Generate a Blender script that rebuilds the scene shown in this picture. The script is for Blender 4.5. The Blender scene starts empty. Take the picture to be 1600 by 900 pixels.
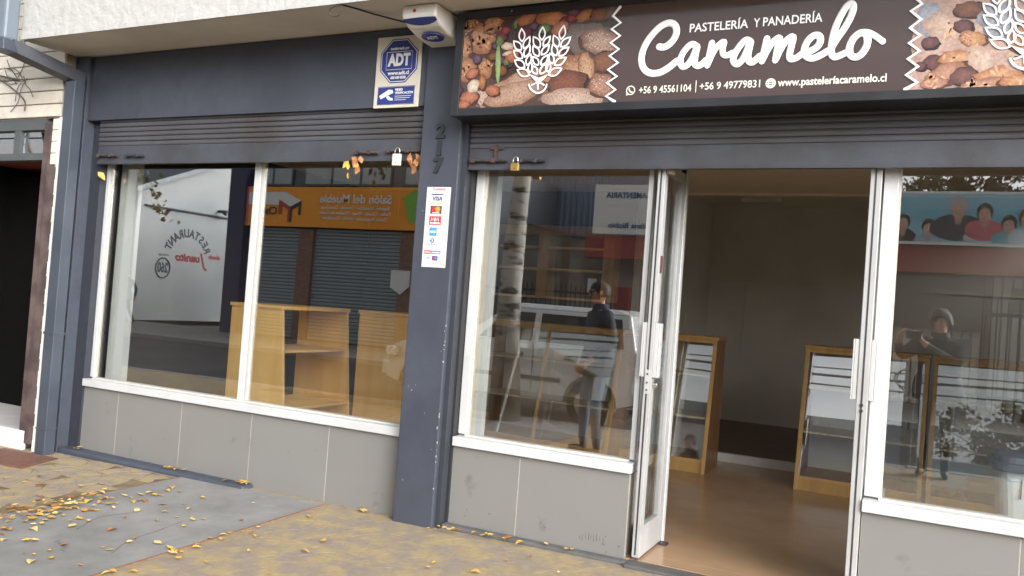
import bpy, bmesh, math, random
from mathutils import Vector, Matrix
R = math.radians
SC = bpy.context.scene
COL = SC.collection

# ---------------------------------------------------------------- camera, sky, sun, exposure
cam = bpy.data.objects.new('camera', bpy.data.cameras.new('camera'))
COL.objects.link(cam)
SC.camera = cam
cam.data.sensor_width = 36.0
cam.data.lens = 36.0 * 1300.0 / 1600.0
cam.data.clip_start = 0.02
cam.data.clip_end = 600.0
_yaw, _pit, _rol = R(25.9), R(1.15), R(4.23)
_F = Vector((-math.sin(_yaw) * math.cos(_pit), math.cos(_yaw) * math.cos(_pit), math.sin(_pit)))
_r0 = Vector((math.cos(_yaw), math.sin(_yaw), 0))
_u0 = _r0.cross(_F)
_r = _r0 * math.cos(_rol) + _u0 * math.sin(_rol)
_u = _u0 * math.cos(_rol) - _r0 * math.sin(_rol)
_m = Matrix((_r, _u, -_F)).transposed().to_4x4()
_m.translation = Vector((0, -4.76, 1.45))
cam.matrix_world = _m

SUN_EL = 24.0
world = bpy.data.worlds.new('World')
SC.world = world
world.use_nodes = True
_n, _l = world.node_tree.nodes, world.node_tree.links
_bg = _n['Background']
_sky = _n.new('ShaderNodeTexSky')
_sky.sky_type = 'NISHITA'
_sky.sun_disc = False
_sky.sun_elevation = R(SUN_EL)
_sky.sun_rotation = R(125)
_sky.dust_density = 4.0
_hs = _n.new('ShaderNodeHueSaturation')            # an overcast sky: nearly white
_hs.inputs['Saturation'].default_value = 0.2
_l.new(_sky.outputs[0], _hs.inputs['Color'])
_l.new(_hs.outputs[0], _bg.inputs[0])
_bg.inputs[1].default_value = 0.15
sun = bpy.data.objects.new('sun', bpy.data.lights.new('sun', 'SUN'))
COL.objects.link(sun)
sun.data.energy = 1.0
sun.data.angle = R(60)
sun.data.color = (1.0, 0.985, 0.96)
sun.rotation_euler = (R(90 - SUN_EL), 0, R(45))
sun.location = (14, -10, 20)
SC.view_settings.view_transform = 'Standard'
SC.view_settings.look = 'None'
SC.view_settings.exposure = 1.3
SC.view_settings.gamma = 1.0
cy = SC.cycles
cy.max_bounces = 14
cy.diffuse_bounces = 7
cy.glossy_bounces = 6
cy.transparent_max_bounces = 32
cy.caustics_reflective = False
cy.caustics_refractive = False
cy.use_denoising = True

# ---------------------------------------------------------------- helpers
def lin(r, g, b):
    f = lambda c: c / 12.92 if c <= 0.04045 else ((c + 0.055) / 1.055) ** 2.4
    return (f(r / 255), f(g / 255), f(b / 255))

MATS = {}
def mat(name, col, rough=0.6, var=0.12, scale=6.0, bump=0.0, bscale=60.0, metal=0.0, col2=None, big=0.8,
        lo=0.42, hi=0.6, stretch=(1, 1, 1), rnd=0.0, spec=0.5, attr=False, detail=6.0, coat=0.0, rvar=0.07):
    """procedural surface: base colour, fine variation, larger patches of a second colour, fine relief"""
    if name in MATS:
        return MATS[name]
    m = bpy.data.materials.new(name)
    m.use_nodes = True
    MATS[name] = m
    n, l = m.node_tree.nodes, m.node_tree.links
    p = n['Principled BSDF']
    p.inputs['Roughness'].default_value = rough
    p.inputs['Metallic'].default_value = metal
    p.inputs['Specular IOR Level'].default_value = spec
    p.inputs['Coat Weight'].default_value = coat
    p.inputs['Coat Roughness'].default_value = 0.08
    tc = n.new('ShaderNodeTexCoord')
    mp = n.new('ShaderNodeMapping')
    mp.inputs['Scale'].default_value = stretch
    l.new(tc.outputs['Object'], mp.inputs['Vector'])
    def noise(s, d=detail):
        t = n.new('ShaderNodeTexNoise')
        t.inputs['Scale'].default_value = s
        t.inputs['Detail'].default_value = d
        l.new(mp.outputs[0], t.inputs['Vector'])
        return t
    def ramp(src, a, b):
        r = n.new('ShaderNodeMapRange')
        r.inputs['From Min'].default_value = a
        r.inputs['From Max'].default_value = b
        l.new(src, r.inputs['Value'])
        return r.outputs[0]
    def mix(a, b, fac, mode='MIX'):
        x = n.new('ShaderNodeMix')
        x.data_type = 'RGBA'
        x.blend_type = mode
        if isinstance(fac, float):
            x.inputs['Factor'].default_value = fac
        else:
            l.new(fac, x.inputs['Factor'])
        for s, v in ((6, a), (7, b)):
            if isinstance(v, tuple):
                x.inputs[s].default_value = (*v, 1)
            else:
                l.new(v, x.inputs[s])
        return x.outputs[2]
    c = tuple(col)
    if attr:
        a = n.new('ShaderNodeAttribute')
        a.attribute_name = 'Col'
        c = a.outputs['Color']
    if col2 is not None:
        c = mix(c, tuple(col2), ramp(noise(big).outputs[0], lo, hi))
    if var:
        g = n.new('ShaderNodeMapRange')
        g.inputs['From Min'].default_value = 0.2
        g.inputs['From Max'].default_value = 0.7
        g.inputs['To Min'].default_value = 1 - var
        g.inputs['To Max'].default_value = 1 + var
        l.new(noise(scale).outputs[0], g.inputs['Value'])
        cb = n.new('ShaderNodeCombineColor')
        for k in range(3):
            l.new(g.outputs[0], cb.inputs[k])
        c = mix(c, cb.outputs[0], 1.0, 'MULTIPLY')
    if rnd:
        oi = n.new('ShaderNodeObjectInfo')
        g = n.new('ShaderNodeMapRange')
        g.inputs['To Min'].default_value = 1 - rnd
        g.inputs['To Max'].default_value = 1 + rnd
        l.new(oi.outputs['Random'], g.inputs['Value'])
        hv = n.new('ShaderNodeHueSaturation')
        l.new(g.outputs[0], hv.inputs['Value'])
        if isinstance(c, tuple):
            hv.inputs['Color'].default_value = (*c, 1)
        else:
            l.new(c, hv.inputs['Color'])
        c = hv.outputs[0]
    if isinstance(c, tuple):
        p.inputs['Base Color'].default_value = (*c, 1)
    else:
        l.new(c, p.inputs['Base Color'])
    rr = n.new('ShaderNodeMapRange')
    rr.inputs['From Min'].default_value = 0.2
    rr.inputs['From Max'].default_value = 0.7
    rr.inputs['To Min'].default_value = max(0.02, rough - rvar)
    rr.inputs['To Max'].default_value = min(1.0, rough + rvar)
    l.new(noise(scale * 1.7, 3).outputs[0], rr.inputs['Value'])
    l.new(rr.outputs[0], p.inputs['Roughness'])
    if bump:
        b = n.new('ShaderNodeBump')
        b.inputs['Strength'].default_value = min(1.0, bump)
        b.inputs['Distance'].default_value = 0.004 if bump <= 1 else 0.004 * bump
        l.new(noise(bscale).outputs[0], b.inputs['Height'])
        l.new(b.outputs[0], p.inputs['Normal'])
    return m

def glass_mat(name, r0, tint=(0.97, 0.98, 0.975)):
    """window pane: reflects r0 head-on and more at a slant, lets the rest through"""
    m = bpy.data.materials.new(name)
    m.use_nodes = True
    n, l = m.node_tree.nodes, m.node_tree.links
    n.remove(n['Principled BSDF'])
    lw = n.new('ShaderNodeLayerWeight')
    lw.inputs['Blend'].default_value = 0.5
    pw = n.new('ShaderNodeMath')
    pw.operation = 'POWER'
    pw.inputs[1].default_value = 5.0
    l.new(lw.outputs['Facing'], pw.inputs[0])
    mr = n.new('ShaderNodeMapRange')
    mr.inputs['To Min'].default_value = r0
    mr.inputs['To Max'].default_value = 1.0
    l.new(pw.outputs[0], mr.inputs['Value'])
    tr = n.new('ShaderNodeBsdfTransparent')
    tr.inputs[0].default_value = (*tint, 1)
    gl = n.new('ShaderNodeBsdfGlossy')
    gl.inputs['Roughness'].default_value = 0.0
    gl.inputs['Color'].default_value = (0.97, 0.98, 1.0, 1)
    tc = n.new('ShaderNodeTexCoord')
    nz = n.new('ShaderNodeTexNoise')
    nz.inputs['Scale'].default_value = 0.9
    nz.inputs['Detail'].default_value = 1.0
    l.new(tc.outputs['Object'], nz.inputs['Vector'])
    bp = n.new('ShaderNodeBump')
    bp.inputs['Strength'].default_value = 0.12
    bp.inputs['Distance'].default_value = 0.004
    l.new(nz.outputs[0], bp.inputs['Height'])
    l.new(bp.outputs[0], gl.inputs['Normal'])
    mx = n.new('ShaderNodeMixShader')
    l.new(mr.outputs[0], mx.inputs[0])
    l.new(tr.outputs[0], mx.inputs[1])
    l.new(gl.outputs[0], mx.inputs[2])
    l.new(mx.outputs[0], n['Material Output'].inputs[0])
    MATS[name] = m
    return m

def origin(o):
    v = Vector((0, 0, 0))
    while o is not None:
        v = v + o.location
        o = o.parent
    return v

class MB:
    """collects shapes in world coordinates and links them as ONE mesh object"""
    def __init__(s):
        s.v, s.f, s.c = [], [], []
    def add(s, vs, fs, cols=None):
        k = len(s.v)
        s.v += [tuple(v) for v in vs]
        s.f += [tuple(i + k for i in f) for f in fs]
        s.c += cols if cols else [(1, 1, 1)] * len(vs)
        return s
    def box(s, x0, x1, y0, y1, z0, z1):
        if x0 > x1: x0, x1 = x1, x0
        if y0 > y1: y0, y1 = y1, y0
        if z0 > z1: z0, z1 = z1, z0
        return s.add([(x0, y0, z0), (x1, y0, z0), (x1, y1, z0), (x0, y1, z0), (x0, y0, z1), (x1, y0, z1), (x1, y1, z1), (x0, y1, z1)],
                     [(0, 3, 2, 1), (4, 5, 6, 7), (0, 1, 5, 4), (1, 2, 6, 5), (2, 3, 7, 6), (3, 0, 4, 7)])
    def hexa(s, a, b):
        """solid between two quads given corner by corner"""
        return s.add(list(a) + list(b), [(3, 2, 1, 0), (4, 5, 6, 7), (0, 1, 5, 4), (1, 2, 6, 5), (2, 3, 7, 6), (3, 0, 4, 7)])
    def prism(s, poly, fn, a, b):
        n = len(poly)
        vs = [fn(p, a) for p in poly] + [fn(p, b) for p in poly]
        fs = [tuple(range(n - 1, -1, -1)), tuple(range(n, 2 * n))] + [(i, (i + 1) % n, n + (i + 1) % n, n + i) for i in range(n)]
        return s.add(vs, fs)
    def tube(s, pts, r, n=8, flat=None, caps=True):
        pts = [Vector(p) for p in pts]
        rs = r if isinstance(r, (list, tuple)) else [r] * len(pts)
        vs, fs = [], []
        up = None
        for i, p in enumerate(pts):
            d = (pts[min(i + 1, len(pts) - 1)] - pts[max(i - 1, 0)]).normalized()
            if up is None:
                up = Vector((0, 0, 1)) if abs(d.z) < 0.9 else Vector((0, 1, 0))
            a = d.cross(up)
            a.normalize()
            b = a.cross(d).normalized()
            up = b
            for k in range(n):
                t = 2 * math.pi * k / n
                q = (a * math.cos(t) + b * math.sin(t)) * rs[i]
                if flat:
                    q.y *= flat
                vs.append(p + q)
        m = len(pts)
        for i in range(m - 1):
            for k in range(n):
                fs.append((i * n + k, i * n + (k + 1) % n, (i + 1) * n + (k + 1) % n, (i + 1) * n + k))
        if caps:
            fs += [tuple(range(n - 1, -1, -1)), tuple((m - 1) * n + k for k in range(n))]
        return s.add(vs, fs)
    def ball(s, c, r, nu=10, nv=7, sc=(1, 1, 1)):
        vs, fs = [], []
        for j in range(nv + 1):
            ph = math.pi * j / nv
            for i in range(nu):
                t = 2 * math.pi * i / nu
                vs.append((c[0] + r * sc[0] * math.sin(ph) * math.cos(t), c[1] + r * sc[1] * math.sin(ph) * math.sin(t), c[2] + r * sc[2] * math.cos(ph)))
        for j in range(nv):
            for i in range(nu):
                fs.append((j * nu + i, (j + 1) * nu + i, (j + 1) * nu + (i + 1) % nu, j * nu + (i + 1) % nu))
        return s.add(vs, fs)
    def mesh(s, name, m, loc=Vector((0, 0, 0))):
        me = bpy.data.meshes.new(name)
        me.from_pydata([(v[0] - loc.x, v[1] - loc.y, v[2] - loc.z) for v in s.v], [], s.f)
        if any(c != (1, 1, 1) for c in s.c):
            at = me.color_attributes.new('Col', 'FLOAT_COLOR', 'POINT')
            for i, c in enumerate(s.c):
                at.data[i].color = (*c, 1)
        me.materials.append(m)
        bm = bmesh.new()
        bm.from_mesh(me)
        bmesh.ops.recalc_face_normals(bm, faces=bm.faces)
        bm.to_mesh(me)
        bm.free()
        return me
    def build(s, name, m, parent=None, bevel=0, smooth=False, rot=None):
        """rot: (pivot, angle) turns the shapes about a vertical axis first"""
        if rot:
            (px, py), a = rot
            ca, sa = math.cos(a), math.sin(a)
            s.v = [(px + (x - px) * ca - (y - py) * sa, py + (x - px) * sa + (y - py) * ca, z) for x, y, z in s.v]
        loc = origin(parent) if parent else Vector((sum(v[0] for v in s.v) / len(s.v), sum(v[1] for v in s.v) / len(s.v), min(v[2] for v in s.v)))
        o = bpy.data.objects.new(name, s.mesh(name, m, loc))
        COL.objects.link(o)
        if parent:
            o.parent = parent
        else:
            o.location = loc
        if bevel:
            bv = o.modifiers.new('bevel', 'BEVEL')
            bv.width = bevel
            bv.segments = 2
            bv.limit_method = 'ANGLE'
        if smooth:
            for p in o.data.polygons:
                p.use_smooth = True
        return o

def bx(name, m, parent, *d, bevel=0):
    return MB().box(*d).build(name, m, parent, bevel)

def tag(o, label=None, cat=None, group=None, kind=None):
    if label: o['label'] = label
    if cat: o['category'] = cat
    if group: o['group'] = group
    if kind: o['kind'] = kind
    return o

def thing(name, label, cat, loc, group=None):
    o = bpy.data.objects.new(name, None)
    COL.objects.link(o)
    o.location = loc
    o.empty_display_size = 0.1
    return tag(o, label, cat, group)

def copy_tree(o, parent=None):
    c = o.copy()
    COL.objects.link(c)
    if parent is not None:
        c.parent = parent
    for ch in list(o.children):
        copy_tree(ch, c)
    return c

FRONT = Matrix(((1, 0, 0), (0, 0, -1), (0, 1, 0)))      # lettering that faces the street (-y)
BACK = Matrix(((-1, 0, 0), (0, 0, 1), (0, 1, 0)))       # lettering that faces the shop (+y)
EAST = Matrix(((0, 0, 1), (1, 0, 0), (0, 1, 0)))        # lettering that faces +x

def text(s, name, m, parent, pos, size, M=FRONT, width=None, bold=0.0, depth=0.0012, align='CENTER', shear=0.0, spin=0.0, sx=1.0):
    cu = bpy.data.curves.new(name, 'FONT')
    cu.body = s
    cu.size = size
    cu.extrude = depth
    cu.offset = bold
    cu.align_x = align
    cu.align_y = 'CENTER'
    cu.shear = shear
    cu.resolution_u = 3
    t = bpy.data.objects.new(name, cu)
    COL.objects.link(t)
    bpy.context.view_layer.update()
    me = bpy.data.meshes.new_from_object(t.evaluated_get(bpy.context.evaluated_depsgraph_get()))
    bpy.data.objects.remove(t)
    bpy.data.curves.remove(cu)
    if width:
        xs = [v.co.x for v in me.vertices]
        sx = width / max(1e-6, max(xs) - min(xs))
    cs, sn = math.cos(spin), math.sin(spin)
    P = Vector(pos) - origin(parent)
    for v in me.vertices:
        x, y, z = v.co.x * sx, v.co.y, v.co.z
        v.co = M @ Vector((x * cs - y * sn, x * sn + y * cs, z)) + P
    me.materials.clear()
    me.materials.append(m)
    o = bpy.data.objects.new(name, me)
    COL.objects.link(o)
    o.parent = parent
    return o

def smooth_path(pts, k=4):
    out = []
    n = len(pts)
    for i in range(n - 1):
        p0, p1, p2, p3 = (Vector(pts[max(i - 1, 0)]), Vector(pts[i]), Vector(pts[i + 1]), Vector(pts[min(i + 2, n - 1)]))
        for j in range(k):
            t = j / k
            out.append(0.5 * ((2 * p1) + (p2 - p0) * t + (2 * p0 - 5 * p1 + 4 * p2 - p3) * t * t + (3 * p1 - p0 - 3 * p2 + p3) * t ** 3))
    out.append(Vector(pts[-1]))
    return out

def stroke(mb, pts, r, y, k=4, flat=0.12, n=8):
    """a painted stroke on a plate that faces the street: a flattened round bar with round ends"""
    p = smooth_path([(a, y, b) for a, b in pts], k) if k > 1 else [Vector((a, y, b)) for a, b in pts]
    mb.tube(p, r, n, flat)
    for e in (p[0], p[-1]):
        mb.ball(e, r, n, 4, (1, flat, 1))

def blob(mb, cx, cz, rx, rz, ang, y, c_in, c_out, rng, n=14, rough=0.12):
    """one printed patch: a flat fan with its own colours"""
    ca, sa = math.cos(R(ang)), math.sin(R(ang))
    vs, cs = [(cx + rx * 0.1, y, cz + rz * 0.15)], [c_in]
    for ring, c in ((0.62, [0.55 * a + 0.45 * b for a, b in zip(c_in, c_out)]), (1.0, c_out)):
        for i in range(n):
            t = 2 * math.pi * i / n
            k = ring * (1 + rng.uniform(-rough, rough))
            a, b = rx * k * math.cos(t), rz * k * math.sin(t)
            vs.append((cx + a * ca - b * sa, y, cz + a * sa + b * ca))
            q = rng.uniform(0.82, 1.16)
            cs.append(tuple(v * q for v in c))
    fs = [(0, 1 + i, 1 + (i + 1) % n) for i in range(n)]
    fs += [(1 + i, 1 + n + i, 1 + n + (i + 1) % n, 1 + (i + 1) % n) for i in range(n)]
    mb.add(vs, fs, cs)

# ---------------------------------------------------------------- lettering and print of the shop sign (metres on the sign face: x, z)
CARAMELO = [
 ([(-1.3662, 2.9442), (-1.3422, 2.9399), (-1.3117, 2.9533), (-1.2829, 2.9874), (-1.2743, 3.028), (-1.2881, 3.061), (-1.3204, 3.0745), (-1.3615, 3.0618), (-1.4014, 3.0275), (-1.4355, 2.983), (-1.4586, 2.9323), (-1.4656, 2.8804), (-1.4544, 2.8378), (-1.4281, 2.8075), (-1.3899, 2.795), (-1.348, 2.8004), (-1.3075, 2.8213), (-1.2607, 2.8572)], 0.0202),
 ([(-1.1637, 2.9377), (-1.1821, 2.9451), (-1.2042, 2.9329), (-1.23, 2.8988), (-1.2418, 2.8611), (-1.2346, 2.8325), (-1.2195, 2.8229), (-1.195, 2.8378), (-1.1722, 2.8771), (-1.1557, 2.9321)], 0.0187),
 ([(-1.153, 2.9293), (-1.1616, 2.8714), (-1.1591, 2.8356), (-1.1405, 2.8233), (-1.1185, 2.8331), (-1.0997, 2.8522)], 0.0187),
 ([(-1.0735, 2.944), (-1.082, 2.8865), (-1.0902, 2.8238)], 0.0182),
 ([(-1.0902, 2.8238), (-1.0648, 2.8904), (-1.0376, 2.9289), (-1.0091, 2.9459), (-1.0142, 2.9121), (-1.008, 2.8791), (-0.9868, 2.8712), (-0.9582, 2.8833)], 0.0172),
 ([(-0.8698, 2.9368), (-0.8897, 2.9472), (-0.9128, 2.931), (-0.9414, 2.8872), (-0.9536, 2.8506), (-0.9446, 2.8261), (-0.9248, 2.8214), (-0.898, 2.8545), (-0.8736, 2.9223)], 0.0187),
 ([(-0.8672, 2.9342), (-0.8776, 2.873), (-0.8728, 2.838), (-0.8552, 2.8246), (-0.8368, 2.8358), (-0.8144, 2.8565)], 0.0187),
 ([(-0.7848, 2.9464), (-0.793, 2.892), (-0.8031, 2.8288)], 0.0182),
 ([(-0.8031, 2.8288), (-0.7785, 2.8861), (-0.7485, 2.9305), (-0.7204, 2.9446), (-0.7273, 2.8924), (-0.7349, 2.8294)], 0.0177),
 ([(-0.7349, 2.8294), (-0.7086, 2.8911), (-0.6812, 2.9329), (-0.653, 2.9464), (-0.659, 2.8973), (-0.6645, 2.8541), (-0.6561, 2.8293), (-0.6267, 2.8362), (-0.5963, 2.8602)], 0.0177),
 ([(-0.5963, 2.8602), (-0.5605, 2.8665), (-0.5281, 2.8882), (-0.5167, 2.9209), (-0.5294, 2.9443), (-0.5562, 2.942), (-0.5815, 2.9136), (-0.5935, 2.8735), (-0.5838, 2.8416), (-0.5535, 2.8267), (-0.5182, 2.8373), (-0.4731, 2.8629)], 0.0187),
 ([(-0.4627, 2.8741), (-0.435, 2.9243), (-0.3992, 2.9831), (-0.3745, 3.0424), (-0.3694, 3.0796), (-0.3799, 3.0957), (-0.4009, 3.0835), (-0.4285, 3.0328), (-0.4509, 2.9683), (-0.4609, 2.9025), (-0.4603, 2.8502), (-0.4443, 2.8264), (-0.4162, 2.834), (-0.3823, 2.8497)], 0.0182),
 ([(-0.3143, 2.9397), (-0.3357, 2.9381), (-0.3602, 2.9141), (-0.3744, 2.8774), (-0.3731, 2.8421), (-0.3567, 2.8222), (-0.333, 2.8221), (-0.3086, 2.8448), (-0.2931, 2.8858), (-0.2984, 2.9235), (-0.3144, 2.9411)], 0.0187),
 ([(-0.3442, 2.9354), (-0.3233, 2.9451), (-0.293, 2.9409), (-0.2622, 2.9231), (-0.2231, 2.891)], 0.0162),
]
WHEAT_LEAVES = [((-2.2175, 3.0354), (-2.2286, 3.1146)), ((-2.2192, 2.9842), (-2.2764, 3.0424)), ((-2.2079, 2.9322), (-2.2717, 2.9851)), ((-2.1886, 2.8772), (-2.2608, 2.9248)), ((-2.1552, 2.827), (-2.2379, 2.8639)), ((-2.2038, 2.9913), (-2.1682, 3.0614)), ((-2.1937, 2.9394), (-2.1641, 3.01)), ((-2.1749, 2.8898), (-2.1538, 2.9556)), ((-2.1506, 2.8428), (-2.1499, 2.9071)), ((-2.0884, 3.034), (-2.0891, 3.1142)), ((-2.0982, 2.9893), (-2.1464, 3.0598)), ((-2.1, 2.9387), (-2.1442, 3.0033)), ((-2.0986, 2.8852), (-2.1407, 2.9387)), ((-2.103, 2.8321), (-2.1423, 2.8852)), ((-2.0758, 2.9985), (-2.0341, 3.054)), ((-2.0831, 2.9456), (-2.0359, 3.0036)), ((-2.0811, 2.8842), (-2.0396, 2.9428)), ((-2.0826, 2.831), (-2.0358, 2.8948)), ((-1.9638, 3.0302), (-1.9515, 3.1111)), ((-1.9774, 2.9863), (-2.0144, 3.0578)), ((-1.9875, 2.9341), (-2.0159, 3.0049)), ((-2.0066, 2.8877), (-2.0289, 2.9527)), ((-2.0314, 2.8388), (-2.0367, 2.9054)), ((-1.9631, 2.9853), (-1.9025, 3.0388)), ((-1.9732, 2.9332), (-1.909, 2.9789)), ((-1.9945, 2.879), (-1.9212, 2.9193)), ((-2.0272, 2.8226), (-1.9444, 2.8549))]
WHEAT_HEART = [(-2.1539, 2.8333), (-2.1144, 2.7927), (-2.0896, 2.7728), (-2.0622, 2.7927), (-2.0292, 2.8265), (-2.0583, 2.8164), (-2.0894, 2.8074), (-2.1224, 2.8198)]
WHEAT_STROKES = [[(-2.1327, 2.7658), (-2.0901, 2.7797), (-2.0529, 2.763)], [(-2.0953, 2.7864), (-2.0905, 2.7408)], [(-2.1505, 2.7688), (-2.1432, 2.7514), (-2.1271, 2.7329), (-2.0908, 2.7158), (-2.0569, 2.726), (-2.0401, 2.7464), (-2.0352, 2.7647)]]
WHEAT_SHIFT = (2.4813, -0.0003)
ZIGZAG_A = [(-1.6117, 3.1895), (-1.6504, 3.1412), (-1.6011, 3.0979), (-1.6539, 3.0653), (-1.5993, 3.0227), (-1.6542, 2.9862), (-1.6012, 2.9456), (-1.6547, 2.9108), (-1.6008, 2.8684), (-1.6579, 2.8312), (-1.6026, 2.7899), (-1.6584, 2.7552), (-1.6045, 2.7128), (-1.658, 2.6785), (-1.6045, 2.6321)]
ZIGZAG_B = [(-0.0851, 3.0957), (-0.0568, 3.0634), (-0.1036, 3.033), (-0.0569, 2.9874), (-0.1032, 2.9487), (-0.0567, 2.9075), (-0.1033, 2.8744), (-0.054, 2.8315), (-0.1049, 2.7953), (-0.0567, 2.7548), (-0.1074, 2.7163), (-0.0566, 2.6771), (-0.1077, 2.6441)]
FOOD_A = [(-2.4718, 3.1521, 0.315, 0.16, 4, 'dark'), (-2.1173, 3.0463, 0.504, 0.266, 4, 'dark'), (-1.8497, 3.0265, 0.2255, 0.0836, 4, 'grey'), (-2.2498, 2.7446, 0.258, 0.0936, 19, 'bread'), (-1.7169, 2.9944, 0.136, 0.076, -18, 'crust'), (-1.6813, 2.8844, 0.0858, 0.0592, 14, 'brown'), (-1.987, 2.8159, 0.1394, 0.0988, 64, 'loaf'), (-1.8632, 2.8393, 0.08, 0.1026, 19, 'loaf'), (-1.792, 2.8464, 0.0507, 0.0962, 16, 'crumb'), (-1.9139, 2.7666, 0.123, 0.076, 9, 'loafdark'), (-2.4336, 2.6979, 0.099, 0.056, -16, 'grain'), (-1.8704, 2.6741, 0.184, 0.0629, -2, 'grain'), (-1.6901, 2.7442, 0.0858, 0.0666, -31, 'redgrain'), (-2.2479, 2.7212, 0.1978, 0.0702, 14, 'bread'), (-2.5843, 3.1532, 0.0765, 0.0574, 24, 'walnut'), (-2.501, 3.0748, 0.099, 0.082, -26, 'walnut'), (-2.4277, 3.1565, 0.0704, 0.056, 14, 'walnut'), (-2.6234, 3.0234, 0.0552, 0.08, 4, 'walnut'), (-2.5936, 2.889, 0.0644, 0.082, 34, 'walnut'), (-2.4585, 2.8891, 0.0528, 0.064, 24, 'walnut'), (-2.4735, 2.8027, 0.0264, 0.048, 4, 'nut'), (-2.3465, 2.8668, 0.0396, 0.0312, 4, 'nutdark'), (-2.5505, 2.8625, 0.046, 0.032, 24, 'orange'), (-2.5602, 2.7112, 0.0644, 0.044, 4, 'orange'), (-2.398, 2.7476, 0.0495, 0.032, -16, 'orange'), (-2.5929, 2.6686, 0.046, 0.0246, 4, 'orange'), (-2.5346, 2.7819, 0.0405, 0.0451, -26, 'white'), (-2.6464, 2.7592, 0.0368, 0.0369, 4, 'wine'), (-2.5217, 2.9486, 0.0315, 0.028, 4, 'purple'), (-2.3639, 3.0764, 0.0396, 0.032, 4, 'wine'), (-2.3993, 3.0277, 0.0264, 0.0234, 4, 'purple'), (-2.3364, 3.1136, 0.0264, 0.0234, 4, 'red'), (-2.3561, 2.9303, 0.0308, 0.024, 4, 'purple'), (-2.2973, 2.9031, 0.0258, 0.0195, 4, 'purple'), (-2.4111, 2.9574, 0.0352, 0.024, 4, 'nutdark'), (-2.2616, 3.1507, 0.0387, 0.0273, 44, 'green'), (-2.3748, 3.0496, 0.0264, 0.0351, 4, 'green'), (-2.3117, 2.9197, 0.0264, 0.024, 4, 'green'), (-2.2802, 2.9568, 0.044, 0.0468, 34, 'orange'), (-2.3151, 3.0139, 0.043, 0.0234, -6, 'white'), (-2.3159, 2.9709, 0.0344, 0.012, 14, 'white'), (-2.3718, 2.9076, 0.0176, 0.117, 4, 'pod'), (-2.199, 3.1689, 0.0688, 0.0351, 19, 'orange'), (-2.035, 3.1627, 0.0984, 0.0418, -4, 'orange2'), (-2.0799, 3.1012, 0.042, 0.0312, 4, 'green'), (-1.9595, 3.1411, 0.0328, 0.0228, 34, 'wine'), (-1.8978, 3.1814, 0.0369, 0.0273, 4, 'purple'), (-1.9076, 3.1519, 0.0287, 0.0228, 4, 'red'), (-1.8241, 3.1599, 0.056, 0.0342, 14, 'nut'), (-1.7294, 3.1591, 0.06, 0.037, 4, 'brown'), (-1.9764, 3.0968, 0.0574, 0.038, 24, 'orange'), (-1.6634, 3.1608, 0.039, 0.037, 4, 'grey'), (-2.2134, 3.0845, 0.0516, 0.0312, 4, 'wine'), (-2.1489, 3.126, 0.0294, 0.0234, 4, 'purple')]
FOOD_B = [(0.0626, 2.8849, 0.162, 0.288, 5, 'pink'), (0.2807, 2.808, 0.189, 0.279, 5, 'pink'), (-0.0261, 2.9858, 0.0616, 0.0832, 5, 'bluegrey'), (0.0453, 2.9486, 0.0918, 0.064, -20, 'cream'), (-0.0112, 2.8715, 0.0378, 0.031, -5, 'fig'), (0.0081, 2.7762, 0.0459, 0.0372, -5, 'fig'), (-0.0466, 2.7576, 0.0252, 0.0224, 5, 'fig'), (0.1274, 2.9419, 0.0432, 0.031, -15, 'fig'), (0.1713, 2.8768, 0.0594, 0.0372, -20, 'tan'), (0.1228, 2.7815, 0.0918, 0.0434, -7, 'tan'), (0.0722, 2.7133, 0.0972, 0.0496, 15, 'crust2'), (0.2173, 2.7664, 0.052, 0.093, 40, 'cream'), (0.1408, 2.7002, 0.054, 0.0434, 5, 'fig2'), (0.287, 2.6923, 0.104, 0.0496, 5, 'tan'), (0.3859, 2.7709, 0.0884, 0.06, 5, 'cream'), (0.15, 3.0203, 0.0702, 0.0372, -3, 'brown'), (0.2725, 2.9606, 0.081, 0.09, 25, 'bluegrey'), (0.3812, 2.8613, 0.065, 0.066, 5, 'tan'), (0.0197, 2.6694, 0.0648, 0.0256, 5, 'crust2'), (0.2363, 2.6585, 0.108, 0.0279, 5, 'crust2'), (0.366, 2.664, 0.078, 0.031, 5, 'tan')]

# ---------------------------------------------------------------- materials
BLUE = mat('blue_grey_paint', lin(66, 71, 82), 0.5, 0.08, 9, 0.25, 130, col2=lin(60, 64, 75), big=1.5)
BLUE_WORN = mat('worn_blue_grey_paint', lin(66, 72, 84), 0.55, 0.12, 12, 0.4, 90, col2=lin(62, 66, 74), big=4.0, lo=0.5, hi=0.75)
BLUE_DARK = mat('dark_blue_grey_paint', lin(50, 53, 62), 0.5, 0.12, 9, 0.3, 90)
SHUT = mat('shutter_paint', lin(69, 72, 80), 0.42, 0.1, 14, 0.2, 120, col2=lin(61, 61, 65), big=2.5)
SLAT = mat('slat_paint', lin(76, 77, 83), 0.5, 0.1, 10, 0.2, 120, col2=lin(66, 63, 64), big=3.0, stretch=(0.4, 1, 3))
TILE = mat('grey_wall_tile', lin(124, 123, 121), 0.34, 0.03, 2.2, 0.04, 200, col2=lin(94, 92, 90), big=5.5, lo=0.645, hi=0.8, rnd=0.025)
GROUT = mat('pale_grout', lin(160, 157, 150), 0.8, 0.12, 30)
ALU = mat('white_aluminium', (0.53, 0.54, 0.55), 0.35, 0.04, 8, col2=(0.46, 0.47, 0.47), big=3.0, lo=0.5, hi=0.85)
ALU_GREY = mat('grey_aluminium', (0.42, 0.43, 0.43), 0.4, 0.06, 8)
SEAL = mat('window_putty', lin(190, 187, 180), 0.7, 0.12, 30)
RUBBER = mat('dark_seal', (0.02, 0.02, 0.022), 0.6)
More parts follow.
